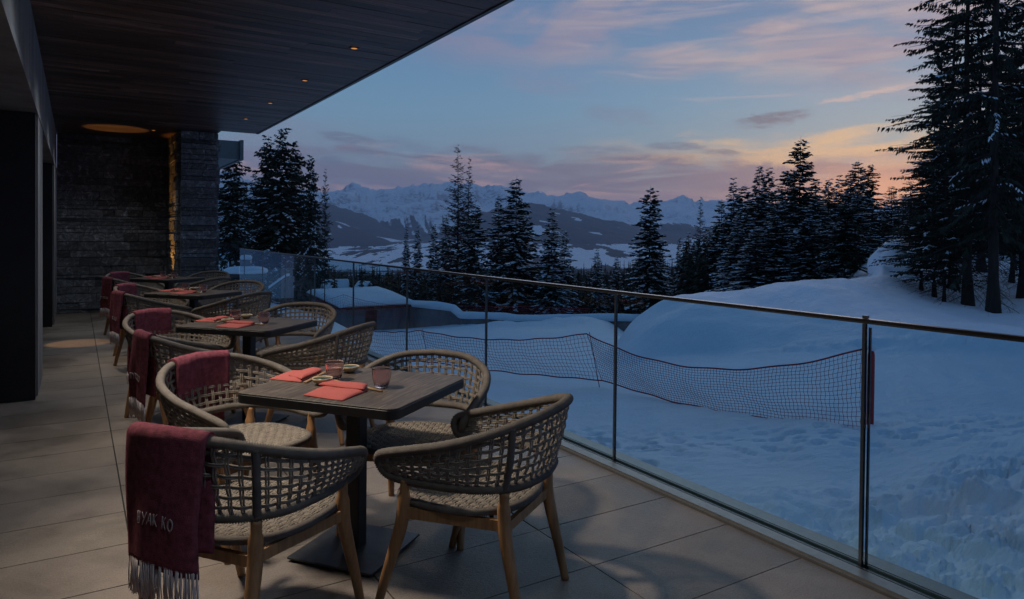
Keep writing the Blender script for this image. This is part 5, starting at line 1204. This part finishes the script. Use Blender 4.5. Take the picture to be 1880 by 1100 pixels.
# separate small clouds (azimuth, elevation, half sizes, tilt, colour, strength)
dn1 = mt('MULTIPLY', mt('SUBTRACT', nz(.5,1.5,8,.9,71.,0.,.72), .5), 3.4); dn2 = mt('MULTIPLY', mt('SUBTRACT', nz(.6,2.,8,.9,83.,0.,.72), .5), 3.0); dn3 = mr(nz(.5,2.4,8,.7,97.,.1,.7), .34, .58, .25, 1.)
def puff(a0, e0, sa, se, rot, col, k):
    global base
    da = mt('ADD', mt('SUBTRACT', az_, a0), mt('MULTIPLY', dn1, sa*.45)); de = mt('ADD', mt('SUBTRACT', el_, e0), mt('MULTIPLY', dn2, se*.8)); c_, s_ = math.cos(rot), math.sin(rot)
    p = mt('DIVIDE', mt('ADD', mt('MULTIPLY', da, c_), mt('MULTIPLY', de, s_)), sa); q = mt('DIVIDE', mt('SUBTRACT', mt('MULTIPLY', de, c_), mt('MULTIPLY', da, s_)), se)
    r_ = mt('ADD', mt('MULTIPLY', p, p), mt('MULTIPLY', q, q)); base = mixc(mt('MULTIPLY', mt('MULTIPLY', mr(r_, 1.5, .1, 0, 1), k*1.1), dn3), base, col)
def pxdir(px, py): a = math.atan((px-940)/1280.); return math.degrees(a), math.degrees(math.atan((hor(px)-py)/1280.*math.cos(a)))
for (px, py, sa, se, rot, col, k) in [(1412,222,2.7,.55,.10,lin(82,92,112),.85),(1240,272,2.6,.32,-.04,lin(92,100,118),.75),(1320,283,1.6,.28,-.05,lin(92,98,116),.7),(1130,214,3.2,.7,-.12,lin(112,122,146),.5),(1000,160,3.8,.8,-.1,lin(122,128,152),.5),
    (638,257,2.4,.5,-.1,lin(92,98,122),.75),(634,273,1.0,.28,0,lin(112,98,118),.8),(606,298,1.3,.4,0,lin(84,96,126),.7),(735,268,3.0,.6,-.15,lin(98,112,140),.55),(1090,278,3.5,.35,-.02,lin(105,112,130),.6),(1330,330,5.5,.8,.03,lin(120,106,118),.85),(1560,330,5,.8,.05,lin(135,112,112),.6),(900,322,8,.75,0,lin(116,104,124),.75),
    (1590,176,3.2,.22,.14,lin(196,172,165),.8),(1640,300,2.6,.5,.1,lin(205,170,125),.6),(1180,368,4.5,.28,0,lin(112,106,130),.8),(720,372,4,.5,.05,lin(120,108,128),.5)]:
    a0, e0 = pxdir(px, py); puff(a0, e0, sa, se, rot, col, k)
# sunset glow
SA, SE = pxdir(1618, 392)
da = mt('DIVIDE', mt('SUBTRACT', az_, SA), 5.5); de = mt('DIVIDE', mt('SUBTRACT', el_, SE+.1), 2.3); gl = mt('POWER', 2.718, mt('MULTIPLY', mt('ADD', mt('MULTIPLY', da, da), mt('MULTIPLY', de, de)), -1.))
base = mixc(mt('MULTIPLY', gl, .95), base, (2.3,.95,.2))
da = mt('DIVIDE', mt('SUBTRACT', az_, SA-16), 22); de = mt('DIVIDE', mt('SUBTRACT', el_, 2.0), 1.3); gl2 = mt('POWER', 2.718, mt('MULTIPLY', mt('ADD', mt('MULTIPLY', da, da), mt('MULTIPLY', de, de)), -1.))
base = mixc(mt('MULTIPLY', gl2, .5), base, lin(214,160,125))
back = mr(mt('ABSOLUTE', az_), 55, 110)
base = mixc(back, base, rampc(elr, [(0,lin(116,122,150)),(.15,lin(98,120,156)),(.5,lin(74,106,146)),(1,lin(60,95,137))]))
base = mixc(mr(el_, 17, 38), base, lin(66,100,140))
base = mixc(mr(el_, -1.5, .3, 1, 0), base, lin(60,76,108))
bg1 = N(nt, 'ShaderNodeBackground'); L.new(base, bg1.inputs[0]); bg1.inputs[1].default_value = .98
sky = N(nt, 'ShaderNodeTexSky', sky_type='NISHITA', sun_disc=False, sun_elevation=math.radians(2.0), sun_rotation=math.radians(32.02+28.0), air_density=1.2, dust_density=1.0, ozone_density=3.)
bg2 = N(nt, 'ShaderNodeBackground'); L.new(sky.outputs[0], bg2.inputs[0]); bg2.inputs[1].default_value = .05
ad = N(nt, 'ShaderNodeAddShader'); L.new(bg1.outputs[0], ad.inputs[0]); L.new(bg2.outputs[0], ad.inputs[1]); L.new(ad.outputs[0], out.inputs[0])
w.cycles.sampling_method = 'MANUAL'; w.cycles.sample_map_resolution = 512
def lamp(name, kind, loc, tgt, energy, col, size=.05, spot=60, blend=.5):
    d = bpy.data.lights.new(name, kind); d.energy = energy; d.color = col
    if kind == 'SPOT': d.spot_size = math.radians(spot); d.spot_blend = blend; d.shadow_soft_size = size
    o_ = bpy.data.objects.new(name, d); COL.objects.link(o_); o_.location = loc
    v = Vector(tgt)-Vector(loc); o_.rotation_euler = v.to_track_quat('-Z', 'Y').to_euler(); return o_
s = lamp('sun', 'SUN', (0,0,30), (0,0,0), .0, (.86,.90,1.)); s.data.angle = math.radians(38)
saz = math.radians(32.02+14.0); sel = math.radians(17.0); dv = Vector((math.sin(saz)*math.cos(sel), math.cos(saz)*math.cos(sel), math.sin(sel)))
s.rotation_euler = (-dv).to_track_quat('-Z', 'Y').to_euler(); s.data.energy = .32
# ceiling spots: the visible outer row, then added ones that brighten tables and floor
WARM = (1., .89, .76)
for y_ in (4.53,6.13,7.73,9.34,10.86): lamp('downlight', 'SPOT', (2.13,y_,3.10), (2.13,y_,0), 7, (1,.72,.45), .03, 75, .8)
for ti_, ((tx, ty, ta, tn), e) in enumerate(zip(tabs, (360, 190, 120, 45))):
    lamp('downlight', 'SPOT', (tx-1.20,ty+.55,3.09), (tx+.35,ty-.15,.2), e, WARM if ti_ < 3 else (.8,.9,1.), .15, 84, 1.)  # added key spot for each table, no fitting in the ceiling
for y_, e in ((1.2,34),(4.4,44),(7.3,40),(10.1,34),(12.7,40)): lamp('downlight', 'SPOT', (.35,y_,3.09), (.30,y_,0), e, (.80,.90,1.), .12, 128, 1.)  # added cool fill spots to brighten the floor along the building
lamp('uplight', 'SPOT', (.56,13.55,.25), (.56,13.2,3.1), 190, (1,.52,.14), .02, 20, .35)
lamp('niche_light', 'SPOT', (.90,13.35,.04), (1.47,13.45,1.5), 190, (1,.42,.08), .02, 31, .4)
lamp('door_light', 'SPOT', (-.48,10.45,1.9), (.02,10.5,0), 60, (1,.58,.26), .02, 22, .3)
# haze
hz_m = bpy.data.materials.new('haze'); hz_m.use_nodes = True; n2 = hz_m.node_tree; n2.nodes.clear(); o2 = n2.nodes.new('ShaderNodeOutputMaterial'); pv = n2.nodes.new('ShaderNodeVolumePrincipled')
pv.inputs['Color'].default_value = (.80,.85,1.,1); pv.inputs['Density'].default_value = .5/HAZE_D; n2.links.new(pv.outputs[0], o2.inputs['Volume'])
mb = MB(); mb.box((-16000,-3000,-1500),(30000,26000,1600)); o = mb.obj('haze', hz_m); tag(o, 'thin blue evening haze in the valley air', kind='stuff')
scn.view_settings.view_transform = 'Standard'; scn.view_settings.look = 'None'; scn.view_settings.exposure = .12; scn.view_settings.gamma = 1
scn.cycles.max_bounces = 8; scn.cycles.transparent_max_bounces = 24; scn.cycles.volume_bounces = 1; scn.cycles.caustics_refractive = False; scn.cycles.caustics_reflective = False
scn.cycles.sample_clamp_indirect = 3.; scn.cycles.use_denoising = True
